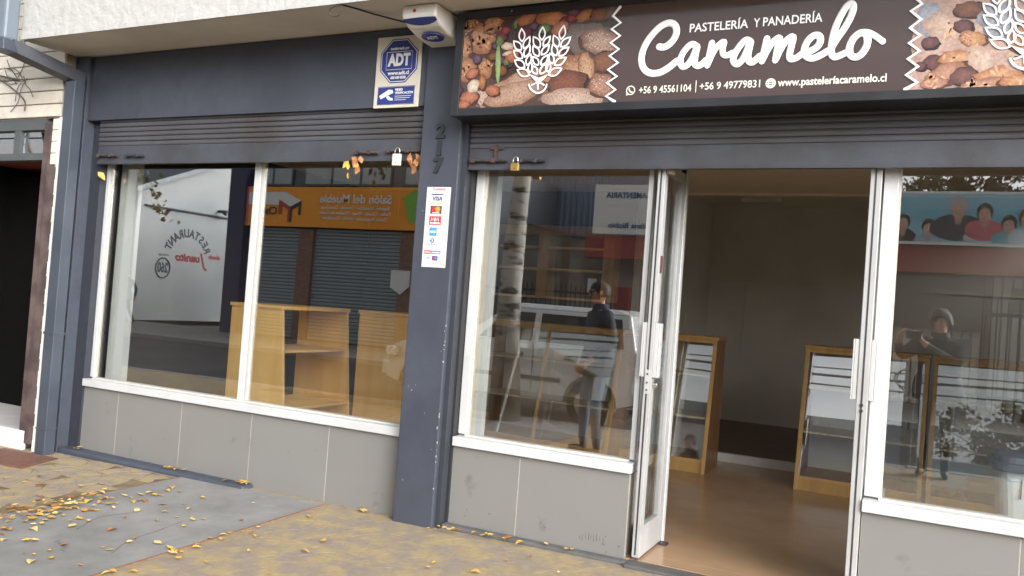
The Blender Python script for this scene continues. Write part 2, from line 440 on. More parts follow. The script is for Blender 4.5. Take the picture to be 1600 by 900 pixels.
STUCCO = mat('white_stucco', (0.44, 0.44, 0.43), 0.9, 0.1, 9, 3.2, 13, col2=(0.385, 0.385, 0.375), big=9, lo=0.5, hi=0.68)
SOFFIT = mat('cream_soffit', lin(210, 204, 194), 0.8, 0.05, 3, 0.2, 60, col2=lin(198, 191, 181), big=0.9)
DARK = mat('gateway_shade_black', (0.02, 0.02, 0.02), 0.8)
WHITE = mat('white_paint', (0.76, 0.76, 0.74), 0.6, 0.06, 8, col2=(0.62, 0.61, 0.58), big=3, lo=0.52, hi=0.75)
ROOM = mat('cream_room_wall', lin(232, 229, 223), 0.75, 0.06, 2, 0.1, 60, col2=lin(224, 220, 212), big=0.7)
CEIL = mat('cream_ceiling', lin(236, 228, 212), 0.8, 0.05, 2)
PANELW = mat('white_panel', lin(212, 216, 214), 0.55, 0.03, 3)
FLOOR = mat('brown_polished_floor', lin(172, 143, 114), 0.2, 0.05, 7, 0.0, 60, col2=lin(150, 121, 94), big=1.3, lo=0.3, hi=0.75, rvar=0.015)
CARPET = mat('dark_back_floor', lin(112, 98, 88), 0.6, 0.08, 9)
WOOD = mat('pale_birch_board', lin(222, 180, 104), 0.42, 0.04, 5, 0.04, 60, col2=lin(210, 164, 88), big=1.4, stretch=(7, 7, 0.7), lo=0.3, hi=0.7)
WOOD_EDGE = mat('yellow_board_edge', lin(214, 176, 112), 0.5, 0.1, 20)
WOODCAB = mat('honey_wood', lin(192, 156, 100), 0.42, 0.06, 5, 0.05, 60, col2=lin(172, 134, 80), big=1.6, stretch=(6, 6, 0.7), lo=0.3, hi=0.7)
CHROME = mat('brushed_steel', (0.6, 0.6, 0.6), 0.25, 0.05, 20, metal=1.0)
STEEL_DK = mat('dark_steel', (0.09, 0.09, 0.1), 0.4, 0.1, 20, metal=0.7)
RUST = mat('rusty_iron', lin(82, 66, 58), 0.8, 0.3, 30, 0.6, 140, col2=lin(50, 46, 48), big=12)
BRASS = mat('brass', (0.66, 0.45, 0.14), 0.32, 0.08, 30, metal=0.9)
PLASTIC = mat('white_plastic', (0.72, 0.7, 0.67), 0.4, 0.03, 6)
PRINT_BLUE = mat('print_blue', lin(40, 56, 128), 0.4, 0.05, 10)
PRINT_WHITE = mat('print_white', lin(228, 228, 224), 0.45, 0.03, 10)
GLASS = glass_mat('window_glass', 0.2)
CABGLASS = glass_mat('cabinet_glass', 0.15, (0.97, 0.98, 0.975))
FRAMEBLK = mat('black_sign_frame', lin(38, 40, 44), 0.35, 0.15, 8, col2=lin(30, 31, 34), big=3)
SIGNBROWN = mat('brown_sign_vinyl', lin(66, 52, 50), 0.1, 0.04, 3, spec=0.6)
SIGNPHOTO = mat('printed_food_photo', (1, 1, 1), 0.12, 0.28, 70, attr=True, spec=0.6, detail=8)
SIGNWHITE = mat('sign_white', (0.82, 0.83, 0.86), 0.15, 0.02, 5)
SIGNCREAM = mat('sign_cream', (0.72, 0.71, 0.64), 0.2, 0.02, 5)

def G(x, y=0.0):                                   # the pavement falls a little to the left
    return -0.015 + 0.01 * (x + 3) - 0.012 * max(0.0, -y - 0.3)

# ---------------------------------------------------------------- setting: ground, road, pavements
tag(bx('ground', mat('waste_ground', (0.16, 0.15, 0.13), 0.9, 0.3, 2, 0.5, 8), None, -220, 220, -220, 220, -1.2, -0.29), kind='structure')
ASPH = mat('asphalt', (0.05, 0.051, 0.054), 0.85, 0.25, 40, 0.6, 160, col2=(0.062, 0.062, 0.064), big=0.5, spec=0.15)
tag(MB().add([(-120, -5.72, -0.2), (120, -5.72, -0.2), (120, -11.3, -0.2), (-120, -11.3, -0.2)], [(0, 1, 2, 3)]).build('road', ASPH), kind='structure')
KERB = mat('kerb_concrete', (0.24, 0.24, 0.23), 0.85, 0.2, 9, 0.5, 60)
for ya, yb, zt in ((-5.72, -5.56, None), (-11.3, -11.46, -0.08)):
    kb = thing('kerb', None, None, (-3, ya, -0.2))
    tag(kb, kind='structure')
    del kb['kind']
    kb['kind'] = 'structure'
    for i in range(-30, 16):
        z0 = zt if zt is not None else G(i + 0.5, -5.6)
        bx('kerb_stone', KERB, kb, i + 0.006, i + 0.994, ya, yb, -0.3, z0 + 0.004, bevel=0.015)
YELLOW = mat('worn_ochre_paving', lin(157, 140, 106), 0.85, 0.12, 24, 0.5, 70, col2=lin(139, 127, 114), big=6.5, lo=0.4, hi=0.58)
YELLOWST = mat('ochre_cobble', lin(158, 141, 107), 0.85, 0.12, 24, 0.5, 70, col2=lin(140, 128, 115), big=6.5, lo=0.4, hi=0.58, rnd=0.012)
def sheet(name, xs, ys, dz, m):
    mb = MB()
    vs = [(x, y, G(x, y) + dz) for y in ys for x in xs]
    n = len(xs)
    return mb.add(vs, [(j * n + i, j * n + i + 1, (j + 1) * n + i + 1, (j + 1) * n + i) for j in range(len(ys) - 1) for i in range(n - 1)]).build(name, m)
pavement = sheet('pavement', [-60, -12, -8, -6, -4, -2, 0, 3, 6, 60], [0.02, -0.3, -2, -4, -5.56], -0.006, YELLOW)
pavement['kind'] = 'structure'
CONC = mat('grey_concrete', lin(139, 138, 136), 0.75, 0.12, 9, 0.4, 110, col2=lin(120, 119, 118), big=1.6, lo=0.4, hi=0.66)
slab = sheet('concrete_slab', [-4.9, -4.25, -3.59], [-0.075, -0.3, -1.2, -2.0, -3.2, -4.2, -5.55], 0.002, CONC)
slab['kind'] = 'structure'
EDGE = mat('slab_joint', lin(128, 100, 78), 0.85, 0.2, 30)
for x in (-4.915, -3.59):
    j = MB()
    j.hexa([(x, -0.07, G(x) - 0.02), (x + 0.018, -0.07, G(x) - 0.02), (x + 0.018, -5.5, G(x, -5.5) - 0.02), (x, -5.5, G(x, -5.5) - 0.02)],
           [(x, -0.07, G(x) + 0.004), (x + 0.018, -0.07, G(x) + 0.004), (x + 0.018, -5.5, G(x, -5.5) + 0.004), (x, -5.5, G(x, -5.5) + 0.004)])
    j.build('slab_joint', EDGE, slab)
tag(sheet('far_pavement', [-60, 60], [-11.46, -16], 0, mat('far_paving', (0.2, 0.19, 0.18), 0.85, 0.2, 3, 0.3, 40)), kind='structure')
bpy.data.objects['far_pavement'].location.z = -0.1
for v in bpy.data.objects['far_pavement'].data.vertices:
    v.co.z = 0

JOINT = mat('dark_joint_dirt', lin(126, 110, 84), 0.95, 0.2, 20, col2=lin(96, 84, 68), big=5)
for x0, x1 in ((-9.0, -4.93),):
    jb = MB()
    ys = [-0.14, -0.3, -2.0, -4.0, -5.4]
    jb.add([(x, y, G(x, y) - 0.0052) for y in ys for x in (x0, x1)], [(2 * i, 2 * i + 1, 2 * i + 3, 2 * i + 2) for i in range(len(ys) - 1)])
    jb.build('joint_bed', JOINT, pavement)
# cracks and worn marks of the slab
def ground_line(pts, w, m, par, nm):
    p = smooth_path([(x, y, 0) for x, y in pts], 5)
    gq = random.Random(len(pts) * 7)
    vs = []
    for i, q in enumerate(p):
        d = (p[min(i + 1, len(p) - 1)] - p[max(i - 1, 0)]).normalized()
        k = w * gq.uniform(0.4, 1.2) * (0.3 if i in (0, len(p) - 1) else 1)
        j = gq.gauss(0, w * 0.8)
        for s in (-1, 1):
            x, y = q.x - d.y * (s * k + j), q.y + d.x * (s * k + j)
            vs.append((x, y, G(x, y) + 0.0032))
    MB().add(vs, [(2 * i, 2 * i + 1, 2 * i + 3, 2 * i + 2) for i in range(len(p) - 1)]).build(nm, m, par)
CRACK = mat('crack_dirt', lin(70, 68, 68), 0.95, 0.3, 40)
ground_line([(-3.78, -1.62), (-3.9, -1.42), (-3.93, -1.22), (-3.98, -0.95)], 0.0028, CRACK, slab, 'crack')
ground_line([(-4.35, -1.0), (-4.42, -1.2), (-4.3, -1.45)], 0.0025, CRACK, slab, 'crack')
ground_line([(-4.0, -1.75), (-4.12, -1.66), (-4.2, -1.62)], 0.012, mat('grey_smear', lin(112, 112, 114), 0.9, 0.2, 30), slab, 'stain')
# ochre fan cobbles of the pavement: the visible ones are single stones
rng = random.Random(5)
stones = []
RAD = 0.46
STONE_MESH = {}
def in_view(x, y):
    d = Vector((x, y, G(x, y))) - Vector((0, -4.76, 1.45))
    z = d.dot(_F)
    if z < 0.5: return None
    px, py = 800 + 1300 * d.dot(_r) / z, 450 - 1300 * d.dot(_u) / z
    return px, py, z
for row in range(-1, 22):
    for col in range(-16, 10):
        cx = col * RAD * 2 + (RAD if row % 2 else 0)
        cyy = -0.15 - row * RAD * 0.5
        for ring in range(4):
            r0, r1 = RAD * ring / 4 + 0.0025, RAD * (ring + 1) / 4 - 0.0025
            nst = max(3, round(math.pi * (r0 + r1) / 2 / 0.16))
            for k in range(nst):
                t0 = math.pi + math.pi * (k + 0.015) / nst
                t1 = math.pi + math.pi * (k + 0.985) / nst
                mx, my = cx + (r0 + r1) / 2 * math.cos((t0 + t1) / 2), cyy - (r0 + r1) / 2 * math.sin((t0 + t1) / 2)
                hid = False
                for sgn in (-1, 1):
                    if (mx - (cx + sgn * RAD)) ** 2 + (my - (cyy + RAD * 0.5)) ** 2 < RAD * RAD and my > cyy + RAD * 0.5: hid = True
                if (mx - cx) ** 2 + (my - (cyy + RAD)) ** 2 < RAD * RAD and my > cyy + RAD: hid = True
                if hid or my > -0.12 or my < -5.4 or -5.0 < mx < -3.5 or mx > -0.9 and my > -0.4 or mx < -9: continue
                v = in_view(mx, my)
                vis = v is not None and -30 < v[0] < 1500 and v[1] < 930
                stones.append((0 if vis else 1, v[2] if v else 9, r0, r1, t0, t1, cx, cyy, mx, my))
stones.sort()
rest = MB()
def stone_geo(mb, r0, r1, t0, t1, cx, cyy, h):
    top, bot = [], []
    for r, t in ((r0, t0), (r1, t0), (r1, (t0 + t1) / 2), (r1, t1), (r0, t1)):
        x, y = cx + r * math.cos(t), cyy - r * math.sin(t)
        bot.append((x, y, G(x, y) - 0.012))
        x2, y2 = cx + (r + (0.0015 if r == r0 else -0.0015)) * math.cos(t), cyy - (r + (0.0015 if r == r0 else -0.0015)) * math.sin(t)
        top.append((x2, y2, G(x, y) + h))
    n = 5
    mb.add(bot + top, [tuple(range(n, 2 * n))] + [(i, (i + 1) % n, n + (i + 1) % n, n + i) for i in range(n)])
for i, (vis, d, r0, r1, t0, t1, cx, cyy, mx, my) in enumerate(stones):
    h = rng.uniform(-0.0055, -0.005) if mx > -4.9 else rng.uniform(-0.0042, -0.002)
    if i < 290 and vis == 0:
        mb = MB()
        stone_geo(mb, r0, r1, t0, t1, cx, cyy, h)
        mb.build('cobble', YELLOWST, pavement)
    else:
        stone_geo(rest, r0, r1, t0, t1, cx, cyy, h)
if rest.v:
    tag(rest.build('cobbles', YELLOWST, pavement), kind='stuff')

# ---------------------------------------------------------------- the shop
shop = thing('shop_building', 'blue grey bakery shop with raised shutters, low tiled walls and a white stucco upper floor', 'shop', (-1.5, 0, 0))
GY = 0.06                                          # plane of the shop glass
# upper floor, soffit, lintel, pillar
bx('upper_wall', STUCCO, shop, -6.5, 3.4, -0.61, -0.41, 3.27, 6.4)
bx('side_wall', STUCCO, shop, -6.5, -6.3, -0.4095, 3.9, 3.4405, 6.4)
bx('side_wall', STUCCO, shop, 3.2, 3.4, -0.4095, 3.9, 3.4405, 6.4)
bx('rear_wall', STUCCO, shop, -6.5, 3.4, 3.9005, 4.1, 3.4405, 6.4)
bx('roof', mat('roof_felt', (0.1, 0.1, 0.1), 0.9), shop, -6.6, 3.5, -0.7, 4.2, 6.4005, 6.52)
bx('soffit', SOFFIT, shop, -6.5, 3.4, -0.408, 4.1, 3.272, 3.44)
SKX0, SKX1, SKY0, SKY1 = 1.75, 3.03, 4.15, 6.75                 # added roof opening, out of view, to let daylight into the back room
for d in ((-6.5, SKX0, 4.1005, 7.0), (SKX1, 3.4, 4.1005, 7.0), (SKX0, SKX1, 4.1005, SKY0), (SKX0, SKX1, SKY1, 7.0)):
    bx('back_roof', MATS['roof_felt'], shop, d[0], d[1], d[2], d[3], 3.272, 3.44)
sky_ = bx('added_roof_light', ALU, shop, SKX0 - 0.05, SKX0 + 0.0, SKY0, SKY1, 3.4405, 3.52)
bx('pane', GLASS, sky_, SKX0, SKX1, SKY0, SKY1, 3.46, 3.466)
bx('soffit', SOFFIT, shop, -6.497, 3.397, -0.607, -0.3, 3.262, 3.2715)
bx('drip_edge', STUCCO, shop, -6.5, 3.4, -0.625, -0.608, 3.255, 3.285)
bx('lintel', BLUE, shop, -6.34, -3.0, -0.09, 0.12, 2.73, 3.262)
bx('lintel', BLUE, shop, -2.7, 3.0, -0.03, 0.12, 2.66, 3.262)
bx('pillar', BLUE, shop, -3.0, -2.7, -0.12, 0.16, -0.1, 3.262, bevel=0.008)
bx('pilaster', BLUE_WORN, shop, -6.5, -6.34, -0.12, 0.12, -0.12, 3.262, bevel=0.006)
bx('pillar', BLUE, shop, 2.62, 3.0, -0.12, 0.16, -0.1, 3.262, bevel=0.008)
bx('gutter_board', BLUE_DARK, shop, -6.34, -6.215, -0.02, 0.1, -0.1, 2.73)      # shutter guide, left bay
bx('shutter_guide', BLUE_DARK, shop, -2.7, -2.665, -0.085, 0.05, -0.1, 2.66)
bx('shutter_guide', RUBBER, shop, -2.664, -2.648, -0.02, 0.03, 0.0, 2.4)
bx('shutter_guide', BLUE_DARK, shop, 2.58, 2.62, -0.085, 0.05, -0.1, 2.66)
bx('plinth', BLUE_WORN, shop, -6.34, -4.3, -0.12, 0.0, -0.12, -0.005, bevel=0.02)
bx('plinth', mat('dark_plinth', lin(88, 88, 88), 0.85, 0.2, 9, 0.4, 60), shop, -2.66, -1.42, -0.075, -0.002, -0.12, 0.014, bevel=0.012)
bx('threshold', mat('worn_threshold', lin(82, 80, 80), 0.7, 0.25, 9, 0.4, 60), shop, -1.42, -0.19, -0.12, 0.0, -0.12, 0.017, bevel=0.008)

# chips in the pillar paint, mostly along its right edge
CHIP = mat('bare_render_chip', lin(176, 170, 160), 0.9)
cg = random.Random(17)
for i in range(26):
    x, z = (-2.7 - abs(cg.gauss(0, 0.006)), cg.uniform(0.02, 1.3)) if i < 17 else (cg.uniform(-2.98, -2.72), cg.uniform(0.02, 2.3))
    s = cg.uniform(0.002, 0.006) * (0.6 if i >= 17 else 1)
    n_ = 6
    MB().prism([(x + s * cg.uniform(0.5, 1.2) * math.cos(k * 1.047), z + 1.6 * s * cg.uniform(0.5, 1.2) * math.sin(k * 1.047)) for k in range(n_)], lambda p, y: (min(p[0], -2.7005), y, p[1]), -0.1206, -0.1195).build('paint_chip', CHIP, shop)

# low walls faced with tall grey tiles
def low_wall(x0, x1, joints, tx0=None):
    w = bx('low_wall', GROUT, shop, x0, x1, 0.0012, 0.14, -0.12, 0.5)
    e = [x0] + joints + [x1]
    for a, b in zip(e, e[1:]):
        bx('tile', TILE, w, a + 0.003, b - 0.003, 0.0, 0.007, -0.11, 0.506, bevel=0.0015)
    return w
low_wall(-6.215, -3.0, [-5.8, -5.085, -4.37, -3.655])
low_wall(-2.66, -1.45, [-2.166])
low_wall(-0.19, 2.58, [0.525, 1.24, 1.955])
bx('tile_trim', ALU, shop, -2.664, -2.652, -0.004, 0.006, 0.015, 0.506)
# scuffs and splash marks on the tile beside the doors
sg_ = random.Random(31)
mb = MB()
for i in range(9):
    x, z, w, h = -1.74 + 0.018 * i + sg_.gauss(0, 0.004), sg_.uniform(0.06, 0.09), sg_.uniform(0.002, 0.005), sg_.uniform(0.02, 0.05)
    mb.prism([(x, z), (x + w, z + 0.004), (x + w * 0.8, z + h), (x + w * 0.1, z + h * 0.9)], lambda p, y: (p[0], y, p[1]), -0.0004, 0.0004)
for i in range(16):
    x, z, s = sg_.choice((-2.3, -2.55, -2.02, -1.52)) + sg_.gauss(0, 0.05), abs(sg_.gauss(0.05, 0.03)) + 0.02, sg_.uniform(0.002, 0.006)
    x = min(max(x, -2.64), -1.47)
    mb.prism([(x + s * sg_.uniform(0.5, 1.4) * math.cos(k * 1.05), z + s * sg_.uniform(0.4, 1.0) * math.sin(k * 1.05)) for k in range(6)], lambda p, y: (p[0], y, p[1]), -0.0004, 0.0004)
mb.build('scuff_marks', mat('scuff_dirt', lin(84, 80, 76), 0.8), shop)
# returns of the low walls into the entrance
bx('low_wall', TILE, shop, -1.56, -1.452, 0.1405, 0.44, -0.1, 0.5)
bx('low_wall', TILE, shop, -0.188, -0.08, 0.1405, 0.44, -0.1, 0.5)

# windows
def make_window(x0, x1, post_l, post_r, mulls=(), top=2.7, sill0=None, sill1=None):
    s0 = x0 if sill0 is None else sill0
    s1 = x1 if sill1 is None else sill1
    fr = MB()
    fr.box(x0, x0 + post_l, 0.04, 0.072, 0.585, top)
    fr.box(x1 - post_r, x1, 0.04, 0.072, 0.585, top)
    fr.box(x0 + post_l, x1 - post_r, 0.042, 0.07, top - 0.06, top - 0.001)
    f = fr.build('window', ALU, shop, 0.003)
    bx('sill', ALU, f, s0, s1, -0.03, 0.11, 0.512, 0.572, bevel=0.004)
    bx('sill_rim', SEAL, f, x0 + post_l, x1 - post_r, 0.03, 0.09, 0.5725, 0.584)
    xs = [x0 + post_l] + [c for m in mulls for c in m] + [x1 - post_r]
    for a, b in mulls:
        bx('mullion', ALU, f, a, b - 0.02, 0.04, 0.074, 0.573, top - 0.06, bevel=0.003)
        bx('mullion_bead', ALU_GREY, f, b - 0.0195, b, 0.048, 0.073, 0.585, top - 0.06)
    for i in range(0, len(xs), 2):
        bx('glazing_bead', SEAL, f, xs[i], xs[i] + 0.016, 0.046, 0.073, 0.585, top - 0.06)
        bx('pane', GLASS, f, xs[i] + 0.0165, xs[i + 1] - 0.001, GY, GY + 0.006, 0.585, top - 0.061)
    return f
make_window(-6.214, -3.0, 0.042, 0.04, [(-4.572, -4.495)])
make_window(-2.646, -1.445, 0.055, 0.03, sill0=-2.646, sill1=-1.44)
make_window(-0.187, 2.58, 0.07, 0.06, [(1.2, 1.28)], sill0=-0.192)
# side panes of the entrance
for x, sg in ((-1.447, -1), (-0.186, 1)):
    f = MB().box(x, x + sg * 0.05, 0.445, 0.5, 0.03, 2.7).box(x, x + sg * 0.05, 0.1005, 0.4445, 2.62, 2.69).build('side_window', ALU, shop, 0.003)
    bx('sill', ALU, f, x + 0.01 * -sg, x + sg * 0.09, 0.1105, 0.444, 0.512, 0.572, bevel=0.004)
    bx('pane', GLASS, f, x + sg * 0.02, x + sg * 0.026, 0.101, 0.444, 0.573, 2.619)
    bx('glazing_bead', SEAL, f, x + sg * 0.012, x + sg * 0.034, 0.408, 0.444, 0.5735, 2.618)

# entrance doors, both leaves swung out square to the street
def door(x0, x1, hinge_x, strike):
    d = MB()
    d.box(x0, x1, -0.015, 0.05, 0.035, 2.36).box(x0, x1, 0.39, 0.455, 0.035, 2.36)
    d.box(x0 + .001, x1 - .001, 0.0505, 0.3895, 0.035, 0.21).box(x0 + .001, x1 - .001, 0.0505, 0.3895, 2.3, 2.36)
    o = d.build('door', mat('door_aluminium', (0.4, 0.405, 0.41), 0.35, 0.05, 8, col2=(0.35, 0.35, 0.35), big=3.0), shop, 0.003)
    xm = (x0 + x1) / 2
    bx('pane', GLASS, o, xm - 0.003, xm + 0.003, 0.0505, 0.3895, 0.211, 2.299)
    bx('groove', STEEL_DK, o, xm - 0.006, xm + 0.003, -0.0165, -0.0145, 0.05, 2.34)
    bx('kick_strip', mat('brown_brush', lin(92, 76, 66), 0.8, 0.2, 30), o, x0 + 0.006, x1 - 0.006, -0.01, 0.45, 0.022, 0.0345)
    for s in (-1, 1):
        xe = x0 if s < 0 else x1
        h = MB().box(xe + s * 0.0005, xe + s * 0.024, -0.01, 0.004, 1.085, 1.405).box(xe + s * 0.0245, xe + s * 0.032, -0.01, 0.05, 1.085, 1.405)
        h.build('handle', mat('handle_aluminium', (0.46, 0.465, 0.47), 0.3, 0.04, 8), o, 0.003)
    return o
dl = door(-1.405, -1.36, -1.385, True)
lk = bx('lock_plate', ALU_GREY, dl, -1.397, -1.369, -0.0195, -0.0155, 0.99, 1.13)
for z in (1.012, 1.055, 1.105):
    MB().tube([(-1.383, -0.0225, z), (-1.383, -0.019, z)], 0.006, 8).build('bolt_hole', STEEL_DK, dl)
MB().tube([(-1.36, 0.02, 1.045), (-1.33, 0.02, 1.045)], 0.016, 12).build('lock_cylinder', CHROME, dl, 0.002)
bx('keeper', mat('dark_red_tag', lin(96, 50, 58), 0.6), dl, -1.3595, -1.352, 0.0, 0.02, 1.7, 1.8)
dr = door(-0.252, -0.196, -0.22, False)
for z in (1.03, 1.06):
    MB().tube([(-0.224, -0.021, z), (-0.224, -0.016, z)], 0.009, 10).build('bolt_hole', RUBBER, dr)
for x in (-1.36, -0.256):
    bx('door_stop', mat('cream_block', lin(176, 160, 140), 0.6), shop, x + 0.004, x + 0.044, -0.01, 0.05, 2.285, 2.37, bevel=0.004)
bx('door_header', ALU, shop, -1.4, -0.17, 0.46, 0.5, 2.45, 2.62)
for x0, x1 in ((-1.3965, -1.352), (-0.2105, -0.1875)):
    bx('door_post', ALU, shop, x0, x1, 0.457, 0.51, 0.02, 2.449, bevel=0.004)
    bx('door_seal', RUBBER, shop, x0 + 0.008, x1 - 0.008, 0.4555, 0.4568, 0.03, 2.44)
bx('floor_hinge', STEEL_DK, shop, -1.36, -1.31, 0.40, 0.455, 0.0205, 0.034)

# roller shutters, half raised
def shutter(x0, x1, zbar, zslat, ztop, n, y=-0.05):
    b = MB()
    b.box(x0, x1, y - 0.012, y + 0.012, zbar + 0.004, zslat).box(x0, x1, y - 0.02, y + 0.02, zbar - 0.006, zbar + 0.0035)
    sh = b.build('roller_shutter', SHUT, shop, 0.002)
    h = (ztop - zslat) / n
    prof = [(-0.007, 0.0), (-0.0115, 0.1), (-0.013, 0.34), (-0.012, 0.66), (-0.008, 0.86), (-0.001, 0.9), (-0.001, 0.985), (0.012, 0.985), (0.012, 0.0)]
    z0 = zslat + 0.001
    s = MB().prism([(y + a, z0 + c * h) for a, c in prof], lambda p, xx: (xx, p[0], p[1]), x0, x1).build('slat', SLAT, sh)
    for i in range(1, n):
        c = s.copy()
        COL.objects.link(c)
        c.parent = sh
        c.location.z += h * i
    return sh
s1 = shutter(-6.212, -3.003, 2.372, 2.515, 2.79, 7)
s2 = shutter(-2.66, 2.578, 2.308, 2.44, 2.77, 9)
for x in [-2.3 + 0.36 * k for k in range(13)]:
    for z in (2.345, 2.405):
        MB().tube([(x, -0.064, z), (x, -0.0622, z)], 0.004, 8).build('rivet', STEEL_DK, s2)
# bolts and staples on the shutters
def slide_bolt(sh, x0, x1, z, m=RUST):
    b = MB().tube([(x0, -0.085, z), (x1, -0.083, z - 0.004)], 0.009, 8).build('slide_bolt', m, sh)
    for t in (0.08, 0.62):
        x = x0 + (x1 - x0) * t
        bx('staple', m, b, x - 0.014, x + 0.014, -0.094, -0.0625, z - 0.016, z + 0.012, bevel=0.003)
slide_bolt(s1, -6.2, -5.95, 2.435)
slide_bolt(s1, -5.86, -5.64, 2.43, BLUE_DARK)
slide_bolt(s1, -3.56, -3.36, 2.425)
slide_bolt(s1, -3.3, -3.02, 2.432)
slide_bolt(s2, -2.64, -2.37, 2.36)
slide_bolt(s2, -2.29, -2.11, 2.358, STEEL_DK)
bx('staple', RUST, s2, -2.47, -2.45, -0.08, -0.0625, 2.36, 2.46)
bx('staple', RUST, s2, -2.5, -2.41, -0.078, -0.0625, 2.43, 2.446)

# inside: floor, walls, ceilings, step
INN = 0.1405
bx('shop_floor', FLOOR, shop, -6.3, 3.2, 0.1406, 3.86, -0.15, 0.02)
bx('shop_floor', FLOOR, shop, -1.45, -0.19, 0.0005, 0.1404, -0.15, 0.0195)
bx('back_floor', CARPET, shop, -6.3, 3.2, 3.92, 6.9, -0.15, 0.095)
bx('step', WHITE, shop, -6.3, 3.2, 3.8605, 3.9195, -0.15, 0.105, bevel=0.004)
bx('inner_wall', mat('dark_inner_panel', lin(52, 46, 42), 0.6, 0.1, 3), shop, -6.34, -6.23, 0.1206, 7.0, -0.15, 3.27)
bx('inner_wall', ROOM, shop, 3.05, 3.2, 0.1606, 7.0, 0.021, 3.27)
bx('inner_wall', ROOM, shop, -6.229, 3.2, 6.86, 7.0, -0.1, 3.27)
bx('inner_wall', ROOM, shop, -6.229, -2.6, 3.925, 6.8595, 0.0955, 3.27)
bx('ceiling', CEIL, shop, -6.229, 3.049, 0.1606, 3.85, 2.76, 2.86)
bx('ceiling', CEIL, shop, -6.229, 3.049, 3.851, 3.9, 2.735, 3.27)
for d in ((-2.599, SKX0, 3.901, 6.8595), (SKX1, 3.049, 3.901, 6.8595), (SKX0, SKX1, 3.901, SKY0), (SKX0, SKX1, SKY1, 6.8595)):
    bx('ceiling', CEIL, shop, d[0], d[1], d[2], d[3], 3.03, 3.2715)
bx('cornice', CEIL, shop, -2.59, 3.04, 3.836, 3.8495, 2.742, 2.759)
bx('wall_rail', CEIL, shop, -2.59, 3.04, 6.846, 6.8595, 1.975, 1.99)
MB().tube([(-2.1, 6.852, 1.97), (-2.1, 6.852, 1.0)], 0.006, 6).build('wall_pipe', ROOM, shop)
bx('switch', CEIL, shop, -2.5985, -2.588, 5.6, 5.68, 1.35, 1.5)
bx('display_side_panel', PANELW, shop, -6.158, -6.12, 0.142, 0.33, 0.02, 2.6)
bx('display_side_panel', PANELW, shop, -2.585, -2.545, 0.1606, 0.215, 0.021, 2.6)
bx('inner_pier', CEIL, shop, -3.05, -2.586, 0.161, 0.3, 0.021, 2.758)
MB().box(-1.98, -1.5, 5.5, 5.62, 2.9, 2.96).box(-1.9, -1.84, 5.54, 5.58, 2.961, 3.029).build('ceiling_lamp', PLASTIC, shop, 0.006)

# ---------------------------------------------------------------- shop sign
sign = thing('shop_sign', 'long brown and black bakery light box with white script lettering above the entrance', 'sign', (-0.83, -0.2, 2.6))
SX0, SX1, SZ0, SZ1 = -2.68, 1.02, 2.598, 3.245
FY = -0.30
bx('box', FRAMEBLK, sign, SX0, SX1, -0.285, -0.031, SZ0, SZ1, bevel=0.004)
MB().box(SX0 + 0.054, SX1 - 0.054, -0.306, -0.2855, SZ0 - 0.002, SZ0 + 0.044).box(SX0 + 0.054, SX1 - 0.054, -0.306, -0.2855, SZ1 - 0.044, SZ1 + 0.002).box(SX0 - 0.002, SX0 + 0.0535, -0.306, -0.2855, SZ0 - 0.002, SZ1 + 0.002).box(SX1 - 0.0535, SX1 + 0.002, -0.306, -0.2855, SZ0 - 0.002, SZ1 + 0.002).build('frame', FRAMEBLK, sign, 0.003)
bx('face_panel', SIGNBROWN, sign, SX0 + 0.054, SX1 - 0.054, -0.297, -0.2852, SZ0 + 0.0445, SZ1 - 0.0445)
for x in (-2.3, -1.35, -0.4, 0.5):
    MB().tube([(x, -0.311, SZ1 - 0.02), (x, -0.3062, SZ1 - 0.02)], 0.006, 8).build('screw', CHROME, sign)
FOODC = {'dark': ((74, 56, 52), (62, 46, 44)), 'grey': ((118, 104, 98), (92, 78, 74)), 'bread': ((182, 152, 134), (146, 112, 94)), 'crust': ((176, 150, 134), (122, 88, 72)),
         'brown': ((136, 90, 66), (94, 60, 48)), 'loaf': ((182, 140, 108), (126, 78, 56)), 'loafdark': ((132, 82, 62), (92, 56, 46)), 'crumb': ((192, 156, 122), (150, 104, 78)),
         'grain': ((196, 172, 156), (158, 130, 116)), 'redgrain': ((176, 132, 112), (128, 86, 70)), 'walnut': ((186, 138, 104), (134, 86, 60)), 'nut': ((178, 120, 72), (120, 74, 46)),
         'nutdark': ((134, 92, 58), (86, 54, 38)), 'orange': ((186, 120, 92), (132, 78, 60)), 'orange2': ((190, 128, 84), (138, 84, 56)), 'white': ((214, 200, 182), (170, 146, 124)),
         'wine': ((122, 52, 62), (72, 34, 44)), 'purple': ((112, 74, 100), (66, 44, 62)), 'red': ((152, 66, 70), (104, 44, 50)), 'green': ((116, 132, 84), (70, 80, 52)), 'pod': ((150, 172, 116), (128, 146, 100)),
         'pink': ((196, 166, 154), (180, 148, 136)), 'bluegrey': ((168, 172, 182), (140, 142, 152)), 'cream': ((206, 184, 170), (184, 154, 138)), 'fig': ((118, 78, 76), (78, 50, 52)),
         'fig2': ((134, 92, 84), (92, 62, 60)), 'tan': ((202, 156, 118), (164, 112, 80)), 'crust2': ((188, 146, 124), (152, 106, 88))}
